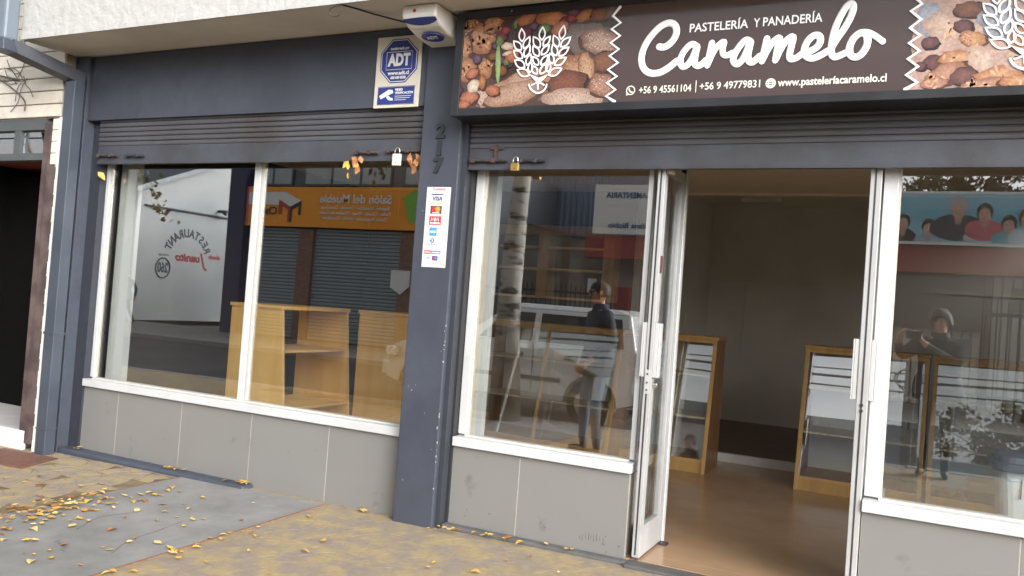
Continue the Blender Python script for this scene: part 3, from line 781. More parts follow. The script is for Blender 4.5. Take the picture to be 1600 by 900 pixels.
def food(items, x0, x1, bg, seed):
    g = random.Random(seed)
    mb = MB()
    zb, zt = SZ0 + 0.0448, SZ1 - 0.0448
    mb.add([(x0, -0.2975, zb), (x1, -0.2975, zb), (x1, -0.2975, zt), (x0, -0.2975, zt)], [(0, 1, 2, 3)], [lin(*bg)] * 4)
    y = -0.2977
    for cx, cz, rx, rz, an, kd in items:
        a, b = [tuple(v * 0.72 for v in lin(*c)) for c in FOODC[kd]]
        rough = {'walnut': 0.22, 'grain': 0.14, 'dark': 0.05, 'pod': 0.05}.get(kd, 0.13)
        y -= 0.000012
        n0 = len(mb.v)
        if kd not in ('dark', 'pink', 'grey', 'pod', 'white', 'cream', 'bluegrey'):
            blob(mb, cx + 0.004, cz - 0.006, rx * 1.12, rz * 1.12, an, y, tuple(v * 0.3 for v in b), tuple(v * 0.35 for v in b), g, 16, rough)
            y -= 0.000012
        blob(mb, cx, cz, rx, rz, an, y, a, b, g, 18, rough)
        def lump(k, fr, col, col2, el=0.6):
            nonlocal y
            y -= 0.000012
            for _ in range(k):
                r_, t = math.sqrt(g.random()) * 0.8, g.uniform(0, 6.28)
                u, w = rx * r_ * math.cos(t), rz * r_ * math.sin(t)
                ca, sa = math.cos(R(an)), math.sin(R(an))
                q = g.uniform(0.8, 1.2)
                blob(mb, cx + u * ca - w * sa, cz + u * sa + w * ca, fr * g.uniform(0.6, 1.3), fr * el * g.uniform(0.6, 1.3), g.uniform(0, 180), y,
                     tuple(v * q for v in col), tuple(v * q for v in col2), g, 7, 0.2)
        if kd == 'walnut':
            lump(12, rx * 0.3, lin(178, 134, 100), lin(126, 82, 56), 0.45)
            lump(5, rx * 0.18, lin(110, 66, 48), lin(120, 76, 54), 0.4)
        elif kd in ('bread', 'crumb', 'loaf'):
            lump(44, 0.004, lin(92, 62, 46), lin(112, 80, 62))
            lump(30, 0.0045, lin(182, 148, 122), lin(150, 116, 92))
        elif kd in ('grain', 'redgrain', 'crust'):
            lump(70, 0.0055, lin(196, 174, 158), lin(150, 124, 110), 0.42)
            lump(46, 0.0045, lin(92, 66, 56), lin(104, 76, 64), 0.45)
        elif kd in ('crust2', 'tan', 'cream'):
            lump(8, rx * 0.22, lin(186, 138, 108), lin(190, 148, 120), 0.3)
    # nothing of the print may pass the edge of the sheet
    for i, (x, yy, z) in enumerate(mb.v):
        mb.v[i] = (min(max(x, x0), x1), yy, min(max(z, zb), zt))
    return mb
pf = food(FOOD_A, -2.6255, -1.56, (74, 58, 54), 3)
# print stops at the zigzag edge
def clip_zig(mb, zig, side):
    zs = sorted([(z, x) for x, z in zig])
    def edge(z):
        if z <= zs[0][0]: return zs[0][1]
        for (z0, x0), (z1, x1) in zip(zs, zs[1:]):
            if z <= z1: return x0 + (x1 - x0) * (z - z0) / max(1e-6, z1 - z0)
        return zs[-1][1]
    mb.v = [((min(x, edge(z)) if side < 0 else max(x, edge(z))), y, z) for x, y, z in mb.v]
def dense_bg(mb, x0, x1, bg):
    """base sheet cut into strips so that its edge follows the zigzag"""
    zb, zt = SZ0 + 0.0448, SZ1 - 0.0448
    n = 60
    vs, fs = [], []
    for i in range(n + 1):
        z = zb + (zt - zb) * i / n
        vs += [(x0, -0.29748, z), (x1, -0.29748, z)]
    fs = [(2 * i, 2 * i + 1, 2 * i + 3, 2 * i + 2) for i in range(n)]
    mb.add(vs, fs, [lin(*bg)] * len(vs))
for items, x0, x1, bg, zig, side, seed in ((FOOD_A, -2.6255, -1.5, (78, 60, 56), ZIGZAG_A, -1, 3), (FOOD_B, -0.16, 0.9655, (188, 160, 150), ZIGZAG_B, 1, 4)):
    m_ = food(items, x0, x1, bg, seed)
    m_.v, m_.f, m_.c = m_.v[4:], [tuple(i - 4 for i in f) for f in m_.f[1:]], m_.c[4:]
    dense_bg(m_, x0, x1, tuple(int(v * 0.88) for v in bg))
    clip_zig(m_, zig, side)
    o = m_.build('food_print', SIGNPHOTO, sign)
for zig in (ZIGZAG_A, ZIGZAG_B):
    mb = MB()
    zb, zt = SZ0 + 0.047, SZ1 - 0.047
    z_ = [(x, min(max(z, zb), zt)) for x, z in zig]
    stroke(mb, z_, 0.0085, -0.3035, k=1)
    mb.build('zigzag', SIGNWHITE, sign)
for i, (pts, r_) in enumerate(CARAMELO):
    mb = MB()
    stroke(mb, pts, r_ * 1.02, -0.300 - 0.00013 * i, k=5, flat=0.1, n=10)
    mb.build('letter_stroke', SIGNWHITE, sign, smooth=True)
def wheat(dx, dz):
    mb = MB()
    for (bx_, bz), (tx, tz) in WHEAT_LEAVES:
        d = Vector((tx - bx_, 0, tz - bz))
        nrm = Vector((-d.z, 0, d.x)).normalized()
        L = d.length
        w = L * 0.24
        ring = []
        for k in range(9):
            t = k / 8
            ring.append((t, math.sin(math.pi * min(1, t * 1.02) ** 0.85) * w))
        pts = [(bx_ + d.x * t + nrm.x * s, bz + d.z * t + nrm.z * s) for t, s in ring] + [(bx_ + d.x * t - nrm.x * s, bz + d.z * t - nrm.z * s) for t, s in ring[::-1][1:]]
        stroke(mb, [(a + dx, b + dz) for a, b in pts], 0.0052, -0.3035, k=1, n=6)
    for s in WHEAT_STROKES:
        stroke(mb, [(a + dx, b + dz) for a, b in s], 0.0055, -0.3035, k=3, n=6)
    h = [(a + dx, b + dz) for a, b in WHEAT_HEART]
    mb.prism(h, lambda p, y: (p[0], y, p[1]), -0.3045, -0.302)
    mb.build('wheat_logo', SIGNWHITE, sign)
wheat(0, 0)
wheat(*WHEAT_SHIFT)
text('PASTELERÍA', 'lettering', SIGNWHITE, sign, (-1.046, -0.2985, 3.0335), 0.066, width=0.314, bold=0.0008)
text('Y', 'lettering', SIGNWHITE, sign, (-0.842, -0.2985, 3.0345), 0.066, sx=0.75, bold=0.0008)
text('PANADERÍA', 'lettering', SIGNWHITE, sign, (-0.664, -0.2985, 3.036), 0.066, width=0.296, bold=0.0008)
text('+56 9 45561104', 'lettering', SIGNCREAM, sign, (-1.318, -0.2985, 2.703), 0.056, width=0.296, bold=0.0006)
text('+56 9 49779831', 'lettering', SIGNCREAM, sign, (-0.96, -0.2985, 2.708), 0.056, width=0.32, bold=0.0006)
text('www.pasteleríacaramelo.cl', 'lettering', SIGNCREAM, sign, (-0.452, -0.2985, 2.708), 0.056, width=0.52, bold=0.0012)
bx('divider', SIGNCREAM, sign, -1.1465, -1.1425, -0.2995, -0.2975, 2.678, 2.744)
mb = MB()
ring = [(-1.515 + 0.024 * math.cos(t * math.pi / 8), 2.7065 + 0.024 * math.sin(t * math.pi / 8)) for t in range(17)]
stroke(mb, ring, 0.003, -0.2992, k=1, n=6)
stroke(mb, [(-1.535, 2.692), (-1.539, 2.680), (-1.526, 2.685)], 0.003, -0.2992, k=1, n=6)
stroke(mb, [(-1.524, 2.716), (-1.522, 2.706), (-1.514, 2.698), (-1.505, 2.696)], 0.0042, -0.2992, k=2, n=6)
mb.build('phone_icon', SIGNCREAM, sign)
mb = MB()
ring = [(-0.7498 + 0.023 * math.cos(t * math.pi / 8), 2.7085 + 0.023 * math.sin(t * math.pi / 8)) for t in range(17)]
stroke(mb, ring, 0.0035, -0.2992, k=1, n=6)
for dz in (-0.011, 0, 0.011):
    w = math.sqrt(0.023 ** 2 - dz * dz)
    stroke(mb, [(-0.7498 - w, 2.7085 + dz), (-0.7498 + w, 2.7085 + dz)], 0.003, -0.2992, k=1, n=6)
stroke(mb, [(-0.7498, 2.686), (-0.761, 2.7), (-0.761, 2.717), (-0.7498, 2.731)], 0.0028, -0.2992, k=2, n=6)
stroke(mb, [(-0.7498, 2.686), (-0.7386, 2.7), (-0.7386, 2.717), (-0.7498, 2.731)], 0.0028, -0.2992, k=2, n=6)
mb.build('globe_icon', SIGNCREAM, sign)

# ---------------------------------------------------------------- alarm siren, security plate, house number, card sticker
al = thing('alarm_siren', 'rounded white alarm siren box with a blue oval under the soffit beside the sign', 'alarm', (-2.86, -0.3, 3.1))
prof = [(-0.47, 3.258), (-0.475, 3.2), (-0.468, 3.176), (-0.45, 3.168), (-0.40, 3.142), (-0.3, 3.118), (-0.2, 3.108), (-0.12, 3.106), (-0.093, 3.112), (-0.093, 3.258)]
def siren(p, x):
    e = 1 if x in (-2.985, -2.735) else 0
    y, z = p
    if e:
        y = -0.28 + (y + 0.28) * 0.965
        z = 3.258 - (3.258 - z) * 0.93
    return (x, y, z)
mb = MB()
xs = [-2.985, -2.972, -2.748, -2.735]
n = len(prof)
for x in xs:
    mb.v += [siren(p, x) for p in prof]
mb.c = [(1, 1, 1)] * len(mb.v)
for i in range(3):
    mb.f += [(i * n + k, i * n + (k + 1) % n, (i + 1) * n + (k + 1) % n, (i + 1) * n + k) for k in range(n)]
mb.f += [tuple(range(n - 1, -1, -1)), tuple(3 * n + k for k in range(n))]
mb.build('case', PLASTIC, al, 0.006)
bx('back_plate', ALU_GREY, al, -2.96, -2.76, -0.44, -0.11, 3.2581, 3.2615)
b = MB()
top, bot = [], []
for k in range(9):
    t = k / 8
    x = -2.975 + 0.235 * t
    bulge = 0.004 + 0.026 * math.sin(math.pi * t) ** 0.8
    bot.append((x, -0.449 + bulge * 1.2, 3.1648 - bulge * 0.52))
    top.append((x, -0.4715, 3.1735 + 0.004 * math.sin(math.pi * t)))
b.v = top + bot
b.c = [(1, 1, 1)] * 18
b.f = [(k, k + 1, 10 + k, 9 + k) for k in range(8)]
band = b.build('blue_band', PRINT_BLUE, al)
sol = band.modifiers.new('solid', 'SOLIDIFY')
sol.thickness = 0.003
sol.offset = 0
MB().tube([(-2.89, -0.4785, 3.222), (-2.89, -0.471, 3.222)], 0.011, 12).build('red_lamp', mat('red_lens', (0.5, 0.05, 0.05), 0.2), al)
ov = MB()
ov.v = [(-2.855 + 0.075 * math.cos(2 * math.pi * k / 24), -0.30 + 0.062 * math.sin(2 * math.pi * k / 24), 3.1115 - 0.11 * (0.062 * math.sin(2 * math.pi * k / 24)) - 0.004) for k in range(24)]
ov.c = [(1, 1, 1)] * 24
ov.f = [tuple(range(24))]
o = ov.build('oval_badge', PRINT_BLUE, al)
sol = o.modifiers.new('solid', 'SOLIDIFY')
sol.thickness = 0.004
sol.offset = 0
text('ADT', 'lettering', PRINT_WHITE, al, (-2.855, -0.30, 3.1045), 0.05, M=Matrix(((1, 0, 0), (0, -1, 0.0), (0, 0.11, -1))), width=0.085, bold=0.0015)
cable = MB().tube(smooth_path([(-3.35, -0.60, 3.254), (-3.33, -0.55, 3.258), (-3.25, -0.44, 3.25), (-3.12, -0.36, 3.225), (-2.98, -0.33, 3.19), (-2.935, -0.32, 3.17)], 4), 0.0055, 6).build('alarm_cable', RUBBER)
tag(cable, 'thin black cable looping from the soffit edge to the white alarm siren', 'cable')
MB().tube(smooth_path([(-3.35, -0.60, 3.254), (-3.40, -0.62, 3.24), (-3.44, -0.61, 3.22), (-3.42, -0.6, 3.185), (-3.37, -0.6, 3.19), (-3.36, -0.6, 3.23)], 3), 0.003, 5).build('cable_loop', RUBBER, cable)

pl = thing('security_sign', 'cream plate with a blue octagonal security badge above the left shutter', 'sign', (-3.235, -0.095, 2.72))
bx('plate', mat('cream_plate', lin(206, 200, 186), 0.4, 0.03, 4), pl, -3.42, -3.06, -0.102, -0.0905, 2.722, 3.21, bevel=0.002)
def octo(r, cx=-3.235, cz=3.04):
    return [(cx + r * math.cos(R(22.5 + 45 * k)) * 1.0, cz + r * math.sin(R(22.5 + 45 * k))) for k in range(8)]
Yp = lambda p, y: (p[0], y, p[1])
MB().prism(octo(0.162), Yp, -0.1045, -0.1022).build('octagon', PRINT_BLUE, pl)
mb = MB()
o8 = octo(0.152)
stroke(mb, o8 + o8[:1], 0.0028, -0.105, k=1, n=6)
stroke(mb, [(-3.335, 3.102), (-3.13, 3.102), (-3.13, 2.982), (-3.335, 2.982), (-3.335, 3.102)], 0.0022, -0.105, k=1, n=6)
mb.build('outline', PRINT_WHITE, pl)
text('ADT', 'lettering', PRINT_WHITE, pl, (-3.232, -0.1055, 3.043), 0.112, width=0.18, bold=0.005)
text('monitoreado por', 'lettering', PRINT_WHITE, pl, (-3.232, -0.1055, 3.125), 0.03, width=0.15, bold=0.0006)
text('www.adt.cl', 'lettering', PRINT_WHITE, pl, (-3.232, -0.1055, 2.957), 0.036, width=0.17, bold=0.001)
text('600 600 0238', 'lettering', PRINT_WHITE, pl, (-3.232, -0.1055, 2.925), 0.026, width=0.12, bold=0.0006)
bx('panel', PRINT_BLUE, pl, -3.385, -3.095, -0.1045, -0.1022, 2.748, 2.862)
mb = MB()
stroke(mb, [(-3.388, 2.744), (-3.091, 2.744), (-3.091, 2.866), (-3.388, 2.866), (-3.388, 2.744)], 0.0018, -0.1035, k=1, n=6)
mb.build('outline', PRINT_BLUE, pl)
mb = MB()
mb.prism([(-3.375, 2.805), (-3.36, 2.782), (-3.30, 2.808), (-3.262, 2.822), (-3.268, 2.842), (-3.30, 2.846)], Yp, -0.1056, -0.1046)
mb.prism([(-3.318, 2.797), (-3.298, 2.805), (-3.282, 2.79), (-3.262, 2.786), (-3.262, 2.77), (-3.30, 2.774)], Yp, -0.1056, -0.1046)
mb.build('camera_icon', PRINT_WHITE, pl)
text('VIDEO', 'lettering', PRINT_WHITE, pl, (-3.247, -0.1055, 2.842), 0.022, width=0.062, bold=0.0008, align='LEFT')
text('VERIFICACIÓN', 'lettering', PRINT_WHITE, pl, (-3.247, -0.1055, 2.82), 0.022, width=0.144, bold=0.0003, align='LEFT')
for z, w in ((2.799, 0.13), (2.786, 0.12), (2.773, 0.09)):
    bx('small_print', PRINT_WHITE, pl, -3.247, -3.247 + w, -0.1052, -0.1046, z - 0.0015, z + 0.0015)

hn = thing('house_number', 'dark metal house number 217 set upright on the blue pillar', 'house number', (-2.85, -0.12, 2.28))
NUM = mat('dark_number_metal', lin(58, 60, 66), 0.4, 0.1, 20, metal=0.4)
for ch, z in (('2', 2.543), ('1', 2.43), ('7', 2.318)):
    text(ch, 'digit', NUM, hn, (-2.85, -0.127, z), 0.125, bold=0.006, depth=0.006)
    
st = thing('card_sticker', 'white strip of payment card logos stuck on the blue pillar', 'sticker', (-2.83, -0.121, 1.65))
STW = mat('sticker_white', (0.6, 0.6, 0.6), 0.35, 0.02, 5)
bx('paper', STW, st, -2.922, -2.742, -0.1222, -0.1204, 1.655, 2.18)
SY = -0.1226
def prt(name, m, x0, x1, z0, z1, k=0):
    return bx(name, m, st, x0, x1, SY - 0.0005 - 0.0004 * k, SY + 0.0003 - 0.0004 * k, z0, z1)
pm = lambda n, *c: mat('print_' + n, lin(*c), 0.4, 0.02, 5)
RED, NAVY, YEL, ORG, SKY_, GRY = pm('red', 206, 52, 66), pm('navy', 50, 60, 122), pm('yellow', 234, 176, 66), pm('orange', 238, 150, 60), pm('sky', 70, 150, 208), pm('grey', 80, 78, 84)
text('Transbank', 'lettering', pm('pink', 206, 120, 132), st, (-2.83, -0.1226, 2.166), 0.022, width=0.1, bold=0.0004)
prt('bar', NAVY, -2.885, -2.795, 2.128, 2.135)
text('VISA', 'lettering', NAVY, st, (-2.84, -0.1228, 2.103), 0.036, width=0.07, shear=0.2, bold=0.0006)
prt('bar', YEL, -2.886, -2.8, 2.072, 2.078)
prt('logo_ground', GRY, -2.885, -2.8, 2.004, 2.056)
for x, m in ((-2.857, RED), (-2.829, ORG)):
    MB().tube([(x, SY - 0.0014 - (0.0004 if m is ORG else 0), 2.034), (x, SY - 0.0005, 2.034)], 0.018, 16).build('disc', m, st)
prt('bar', PRINT_WHITE, -2.87, -2.815, 2.008, 2.013, 1)
prt('logo_ground', RED, -2.888, -2.8, 1.932, 1.988)
for x in (-2.874, -2.844):
    mb = MB()
    stroke(mb, [(x, 1.958), (x + 0.004, 1.98), (x + 0.013, 1.962), (x + 0.022, 1.98), (x + 0.026, 1.958)], 0.003, SY - 0.0012, k=1, n=6)
    mb.build('logo_wave', PRINT_WHITE, st)
text('MAGNA', 'lettering', PRINT_WHITE, st, (-2.844, SY - 0.001, 1.943), 0.018, width=0.076, bold=0.0008)
prt('logo_ground', SKY_, -2.88, -2.826, 1.86, 1.914)
text('AMEX', 'lettering', PRINT_WHITE, st, (-2.853, SY - 0.001, 1.886), 0.02, width=0.046, bold=0.0006)
mb = MB()
stroke(mb, [(-2.858, 1.844), (-2.846, 1.838), (-2.843, 1.828), (-2.85, 1.816), (-2.86, 1.812)], 0.003, SY - 0.0006, k=2, n=6)
mb.build('logo_arc', NAVY, st)
MB().tube([(-2.864, SY - 0.001, 1.828), (-2.864, SY, 1.828)], 0.009, 12).build('disc', SKY_, st)
text('Diners Club', 'lettering', pm('pale', 150, 170, 196), st, (-2.855, SY, 1.803), 0.014, width=0.066)
prt('logo_ground', RED, -2.908, -2.855, 1.742, 1.764)
prt('logo_ground', pm('lilac', 110, 130, 180), -2.854, -2.785, 1.742, 1.764)
text('redcompra', 'lettering', PRINT_WHITE, st, (-2.882, SY - 0.0008, 1.753), 0.013, width=0.046, bold=0.0004)
text('prepago', 'lettering', PRINT_WHITE, st, (-2.82, SY - 0.0008, 1.753), 0.013, width=0.058, bold=0.0004)
text('VISA', 'lettering', SKY_, st, (-2.876, SY, 1.714), 0.016, width=0.03)
prt('logo_ground', NAVY, -2.845, -2.804, 1.7, 1.728)
for x, m in ((-2.832, RED), (-2.818, SKY_)):
    MB().tube([(x, SY - 0.0012, 1.714), (x, SY - 0.0005, 1.714)], 0.01, 12).build('disc', m, st)

# padlocks
def padlock(name, label, x, z, body, w, h):
    t = thing(name, label, 'padlock', (x, -0.1, z - h))
    bx('body', body, t, x - w / 2, x + w / 2, -0.118, -0.094, z - h, z, bevel=0.004)
    MB().tube([(x - w * 0.3, -0.106, z + 0.0005)] + [(x - w * 0.3 * math.cos(a * math.pi / 6), -0.106, z + 0.018 + w * 0.42 * math.sin(a * math.pi / 6)) for a in range(7)] + [(x + w * 0.3, -0.106, z + 0.0005)], 0.0048, 8).build('shackle', CHROME, t, smooth=True)
    MB().tube([(x, -0.1195, z - h * 0.75), (x, -0.1185, z - h * 0.75)], 0.004, 8).build('keyhole', STEEL_DK, t)
padlock('padlock', 'brass padlock hanging from the right shutter bolt', -2.3, 2.335, BRASS, 0.055, 0.048)
padlock('padlock', 'white laminated padlock hanging at the right end of the left shutter', -3.19, 2.405, mat('pale_lock', (0.62, 0.6, 0.56), 0.35, 0.05, 20), 0.062, 0.08)

# ---------------------------------------------------------------- downpipe, neighbour
dp = thing('downpipe', 'blue grey square rain downpipe stepping back under the soffit at the left corner', 'downpipe', (-6.34, -0.23, -0.06))
PIPE = mat('grey_blue_pipe', lin(68, 76, 88), 0.4, 0.08, 8, 0.2, 90, col2=lin(60, 67, 78), big=2)
mb = MB().box(-6.40, -6.28, -0.275, -0.18, -0.07, 3.02)
mb.build('lower_pipe', PIPE, dp, 0.006)
MB().box(-6.62, -6.45, -0.78, -0.66, 3.215, 6.3).build('upper_pipe', mat('light_pipe', lin(104, 115, 126), 0.35, 0.08, 6), dp, 0.02)
MB().hexa([(-6.60, -0.79, 3.13), (-6.43, -0.79, 3.13), (-6.43, -0.65, 3.13), (-6.60, -0.65, 3.13)], [(-6.63, -0.785, 3.2145), (-6.44, -0.785, 3.2145), (-6.44, -0.655, 3.2145), (-6.63, -0.655, 3.2145)]).build('elbow', PIPE, dp, 0.006)
MB().hexa([(-6.59, -0.70, 3.135), (-6.44, -0.70, 3.135), (-6.44, -0.70, 3.235), (-6.59, -0.70, 3.235)], [(-6.405, -0.185, 3.0), (-6.275, -0.185, 3.0), (-6.275, -0.185, 3.1), (-6.405, -0.185, 3.1)]).build('sloping_pipe', BLUE_DARK, dp, 0.004)
MB().box(-6.405, -6.275, -0.28, -0.175, 0.93, 0.95).box(-6.404, -6.276, -0.279, -0.176, 0.155, 0.165).build('pipe_seam', PIPE, dp)

nb = thing('neighbour_building', 'white board clad house with a dark open doorway at the left edge', 'house', (-8, 0, 0))
NW = mat('white_boards', lin(214, 208, 198), 0.75, 0.1, 6, 0.4, 40, col2=lin(190, 180, 166), big=2.5, rnd=0.04, lo=0.5, hi=0.7)
bx('wall', mat('board_gap', lin(158, 150, 140), 0.9), nb, -12, -8.3, -0.2, 0.1, -0.1, 6.2)
bx('wall', MATS['board_gap'], nb, -8.3, -6.512, -0.2, 0.1, 2.735, 6.2)
bx('wall', NW, nb, -6.512, -6.503, -0.214, 0.1, -0.06, 2.734)
z = 2.74
k = 0
while z < 6.1:
    bx('board', NW, nb, -12, -6.506, -0.222, -0.2005, z + 0.004, z + 0.108, bevel=0.005)
    z += 0.112
for i in range(24):
    bx('board', NW, nb, -12, -8.33, -0.222, -0.2005, 0.02 + i * 0.112, 0.124 + i * 0.112, bevel=0.005)
JB = mat('brown_jamb', lin(92, 78, 76), 0.7, 0.2, 12, 0.5, 70, col2=lin(68, 54, 54), big=5)
bx('brick_edge', WHITE, nb, -6.5025, -6.412, -0.23, 0.09, -0.06, 2.734, bevel=0.004)
jr = bx('door_jamb', JB, nb, -6.612, -6.5125, -0.228, 0.08, 0.0, 2.33, bevel=0.006)
bx('door_jamb', JB, nb, -6.70, -6.6125, -0.216, 0.09, 0.0, 2.70, bevel=0.006)
for i in range(20):
    bx('jamb_block', JB, jr, -6.5121, -6.494 + 0.006 * (i % 2), -0.2315, -0.2, 0.04 + i * 0.114, 0.148 + i * 0.114, bevel=0.004)
bx('head_post', JB, nb, -6.6115, -6.585, -0.214, 0.09, 2.331, 2.70)
for i in range(4):
    bx('wall_block', NW, nb, -6.584, -6.513, -0.226, 0.09, 2.336 + i * 0.098, 2.43 + i * 0.098, bevel=0.006)
bx('transom_frame', mat('green_grey_frame', lin(78, 84, 86), 0.5, 0.1, 9), nb, -8.3, -6.7005, -0.2, -0.12, 2.64, 2.7345)
bx('transom_frame', MATS['green_grey_frame'], nb, -8.3, -6.7005, -0.2, -0.12, 2.38, 2.44)
for i, x in enumerate((-8.3, -7.7, -7.12)):
    bx('transom_frame', MATS['green_grey_frame'], nb, x, x + 0.08, -0.198, -0.122, 2.4405, 2.6395)
for x0, x1 in ((-8.219, -7.701), (-7.619, -7.121), (-7.039, -6.701)):
    bx('transom_pane', GLASS, nb, x0, x1, -0.16, -0.155, 2.4405, 2.6395)
hall = mat('unlit_hall_black', (0.004, 0.004, 0.004), 0.9, 0.1, 3, spec=0.1)  # near-black colour stands in for the darkness of the unlit hall
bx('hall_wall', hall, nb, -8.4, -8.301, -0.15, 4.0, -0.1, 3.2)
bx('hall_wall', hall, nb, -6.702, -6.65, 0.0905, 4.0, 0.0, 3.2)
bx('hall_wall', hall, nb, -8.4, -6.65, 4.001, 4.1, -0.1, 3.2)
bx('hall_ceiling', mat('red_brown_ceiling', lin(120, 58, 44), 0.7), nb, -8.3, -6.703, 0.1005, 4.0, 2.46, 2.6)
bx('hall_floor', mat('pale_hall_floor', lin(176, 174, 172), 0.7, 0.1, 5), nb, -8.3, -6.703, -0.2, 0.55, -0.1, 0.10)
bx('hall_dark_sheet', hall, nb, -8.3, -6.703, 0.56, 0.6, 0.0, 2.37)  # black sheet across the hall, the shade beyond put into its colour
bx('door_step', mat('white_step', (0.72, 0.72, 0.72), 0.6, 0.08, 6), nb, -8.3, -6.615, -0.24, -0.201, -0.1, 0.098, bevel=0.006)
cb = MB()
g = random.Random(8)
for i in range(9):
    p = [Vector((-7.02 + g.uniform(-0.08, 0.08), -0.235, 3.06 + g.uniform(-0.06, 0.08)))]
    d = Vector((g.uniform(-1, 1), 0, g.uniform(-1, 0.7))).normalized() * g.uniform(0.06, 0.12)
    for k in range(3):
        d = Matrix.Rotation(g.uniform(-0.7, 0.7), 3, 'Y') @ d
        p.append(p[-1] + d)
    cb.tube(smooth_path(p, 3), 0.0035, 5)
cb.tube(smooth_path([(-8.2, -0.24, 3.35), (-7.6, -0.245, 3.18), (-7.05, -0.24, 3.07)], 4), 0.009, 6)
cb.tube(smooth_path([(-8.2, -0.24, 3.22), (-7.5, -0.24, 3.15), (-7.0, -0.24, 2.92), (-6.95, -0.24, 2.8)], 4), 0.006, 6)
tag(cb.build('cable_tangle', mat('old_cable', lin(96, 88, 84), 0.7)), 'tangle of old black cables on the white boards above the doorway', 'cable')
bx_ = MB().hexa([(-6.72, -0.32, G(-6.6) - 0.01), (-6.08, -0.29, G(-6.1) - 0.01), (-5.96, -0.67, G(-6) - 0.01), (-6.6, -0.72, G(-6.6) - 0.01)],
                [(-6.72, -0.32, G(-6.6) + 0.008), (-6.08, -0.29, G(-6.1) + 0.008), (-5.96, -0.67, G(-6) + 0.008), (-6.6, -0.72, G(-6.6) + 0.008)]).build('ground_cover_plate', mat('rusty_plate', lin(110, 78, 64), 0.7, 0.25, 20, 0.4, 80))
tag(bx_, 'flat rusty brown metal plate on the pavement at the foot of the downpipe', 'cover plate')

# ---------------------------------------------------------------- display cabinets inside
def cabinet(label, loc, rot, W, glazed=True, tilt=0.225, D=0.64, H=1.265, wood=None, mid=False, name='display_cabinet', shelves=(0.5, 0.89)):
    """front bottom left corner at loc, front faces -y before turning"""
    wood = wood or WOODCAB
    t = thing(name, label, 'display cabinet' if glazed else 'shelf unit', (0, 0, 0), 'display cabinets in the shop' if glazed else 'wooden shelf units in the left window')
    ft = lambda z: tilt * z / H
    side = lambda x0, x1: MB().prism([(0.012, 0.0), (D, 0.0), (D, H - 0.03), (ft(H - 0.03) + 0.012, H - 0.03)], lambda p, x: (x, p[0], p[1]), x0, x1)
    for x0, x1 in ((0, 0.02), (W - 0.02, W)):
        sd = side(x0, x1).build('side_panel', wood if not glazed else mat('brown_side_board', lin(140, 102, 66), 0.4, 0.06, 5, col2=lin(124, 88, 56), big=1.5, stretch=(6, 6, 0.7)), t, 0.002)
        if not glazed:
            MB().hexa([(x0 - 0.001, 0.0, 0), (x1 + 0.001, 0.0, 0), (x1 + 0.001, 0.0115, 0), (x0 - 0.001, 0.0115, 0)],
                      [(x0 - 0.001, ft(H - 0.03), H - 0.03), (x1 + 0.001, ft(H - 0.03), H - 0.03), (x1 + 0.001, ft(H - 0.03) + 0.0115, H - 0.03), (x0 - 0.001, ft(H - 0.03) + 0.0115, H - 0.03)]).build('edge_strip', WOOD_EDGE, sd)
    bx('top', wood, t, -0.012, W + 0.012, ft(H) - 0.015, D + 0.01, H - 0.0295, H, bevel=0.003)
    if glazed:
        bx('back_panel', mat('cabinet_back', lin(226, 224, 216), 0.6, 0.05, 4), t, 0.021, W - 0.021, D - 0.012, D - 0.004, 0.11, H - 0.03)
    bx('plinth', wood, t, 0.0205, W - 0.0205, 0.014, 0.03, 0.0, 0.1, bevel=0.002)
    bx('base', wood, t, 0.021, W - 0.021, 0.03, D - 0.013, 0.1, 0.12)
    for z in shelves:
        bx('shelf', mat('pale_shelf', lin(222, 206, 168), 0.5, 0.06, 6) if glazed else wood, t, 0.021, W - 0.021, ft(z) + 0.014, D - 0.013, z - 0.009, z + 0.009)
    if glazed:
        posts = [(0.0, 0.035), (W - 0.035, W)]
        if mid: posts.insert(1, (W / 2 - 0.016, W / 2 + 0.016))
        for x0, x1 in posts:
            MB().hexa([(x0, -0.012, 0.0), (x1, -0.012, 0.0), (x1, 0.0115, 0.0), (x0, 0.0115, 0.0)], [(x0, ft(H - .03) - 0.012, H - .03), (x1, ft(H - .03) - 0.012, H - .03), (x1, ft(H - .03) + 0.0115, H - .03), (x0, ft(H - .03) + 0.0115, H - .03)]).build('post', wood, t, 0.002)
        for z0, z1, m_ in ((0.1, 0.125, wood), (H - 0.062, H - 0.0305, wood)):
            MB().hexa([(0.0355, ft(z0) - 0.008, z0), (W - 0.0355, ft(z0) - 0.008, z0), (W - 0.0355, ft(z0) + 0.011, z0), (0.0355, ft(z0) + 0.011, z0)],
                      [(0.0355, ft(z1) - 0.008, z1), (W - 0.0355, ft(z1) - 0.008, z1), (W - 0.0355, ft(z1) + 0.011, z1), (0.0355, ft(z1) + 0.011, z1)]).build('rail', m_, t)
        z0, z1 = 0.1255, H - 0.0625
        MB().hexa([(0.0355, ft(z0), z0), (W - 0.0355, ft(z0), z0), (W - 0.0355, ft(z0) + 0.004, z0), (0.0355, ft(z0) + 0.004, z0)],
                  [(0.0355, ft(z1), z1), (W - 0.0355, ft(z1), z1), (W - 0.0355, ft(z1) + 0.004, z1), (0.0355, ft(z1) + 0.004, z1)]).build('glass_front', CABGLASS, t)
    t.location = loc
    t.rotation_euler = (0, 0, rot)
    return t
FZ = 0.02
cabinet('honey wood glazed display cabinet standing left of the open doorway', (-2.60, 2.97, FZ), R(1.5), 0.94)
cabinet('honey wood glazed display cabinet standing behind the right door leaf', (-0.87, 2.95, FZ), R(-2), 1.0)
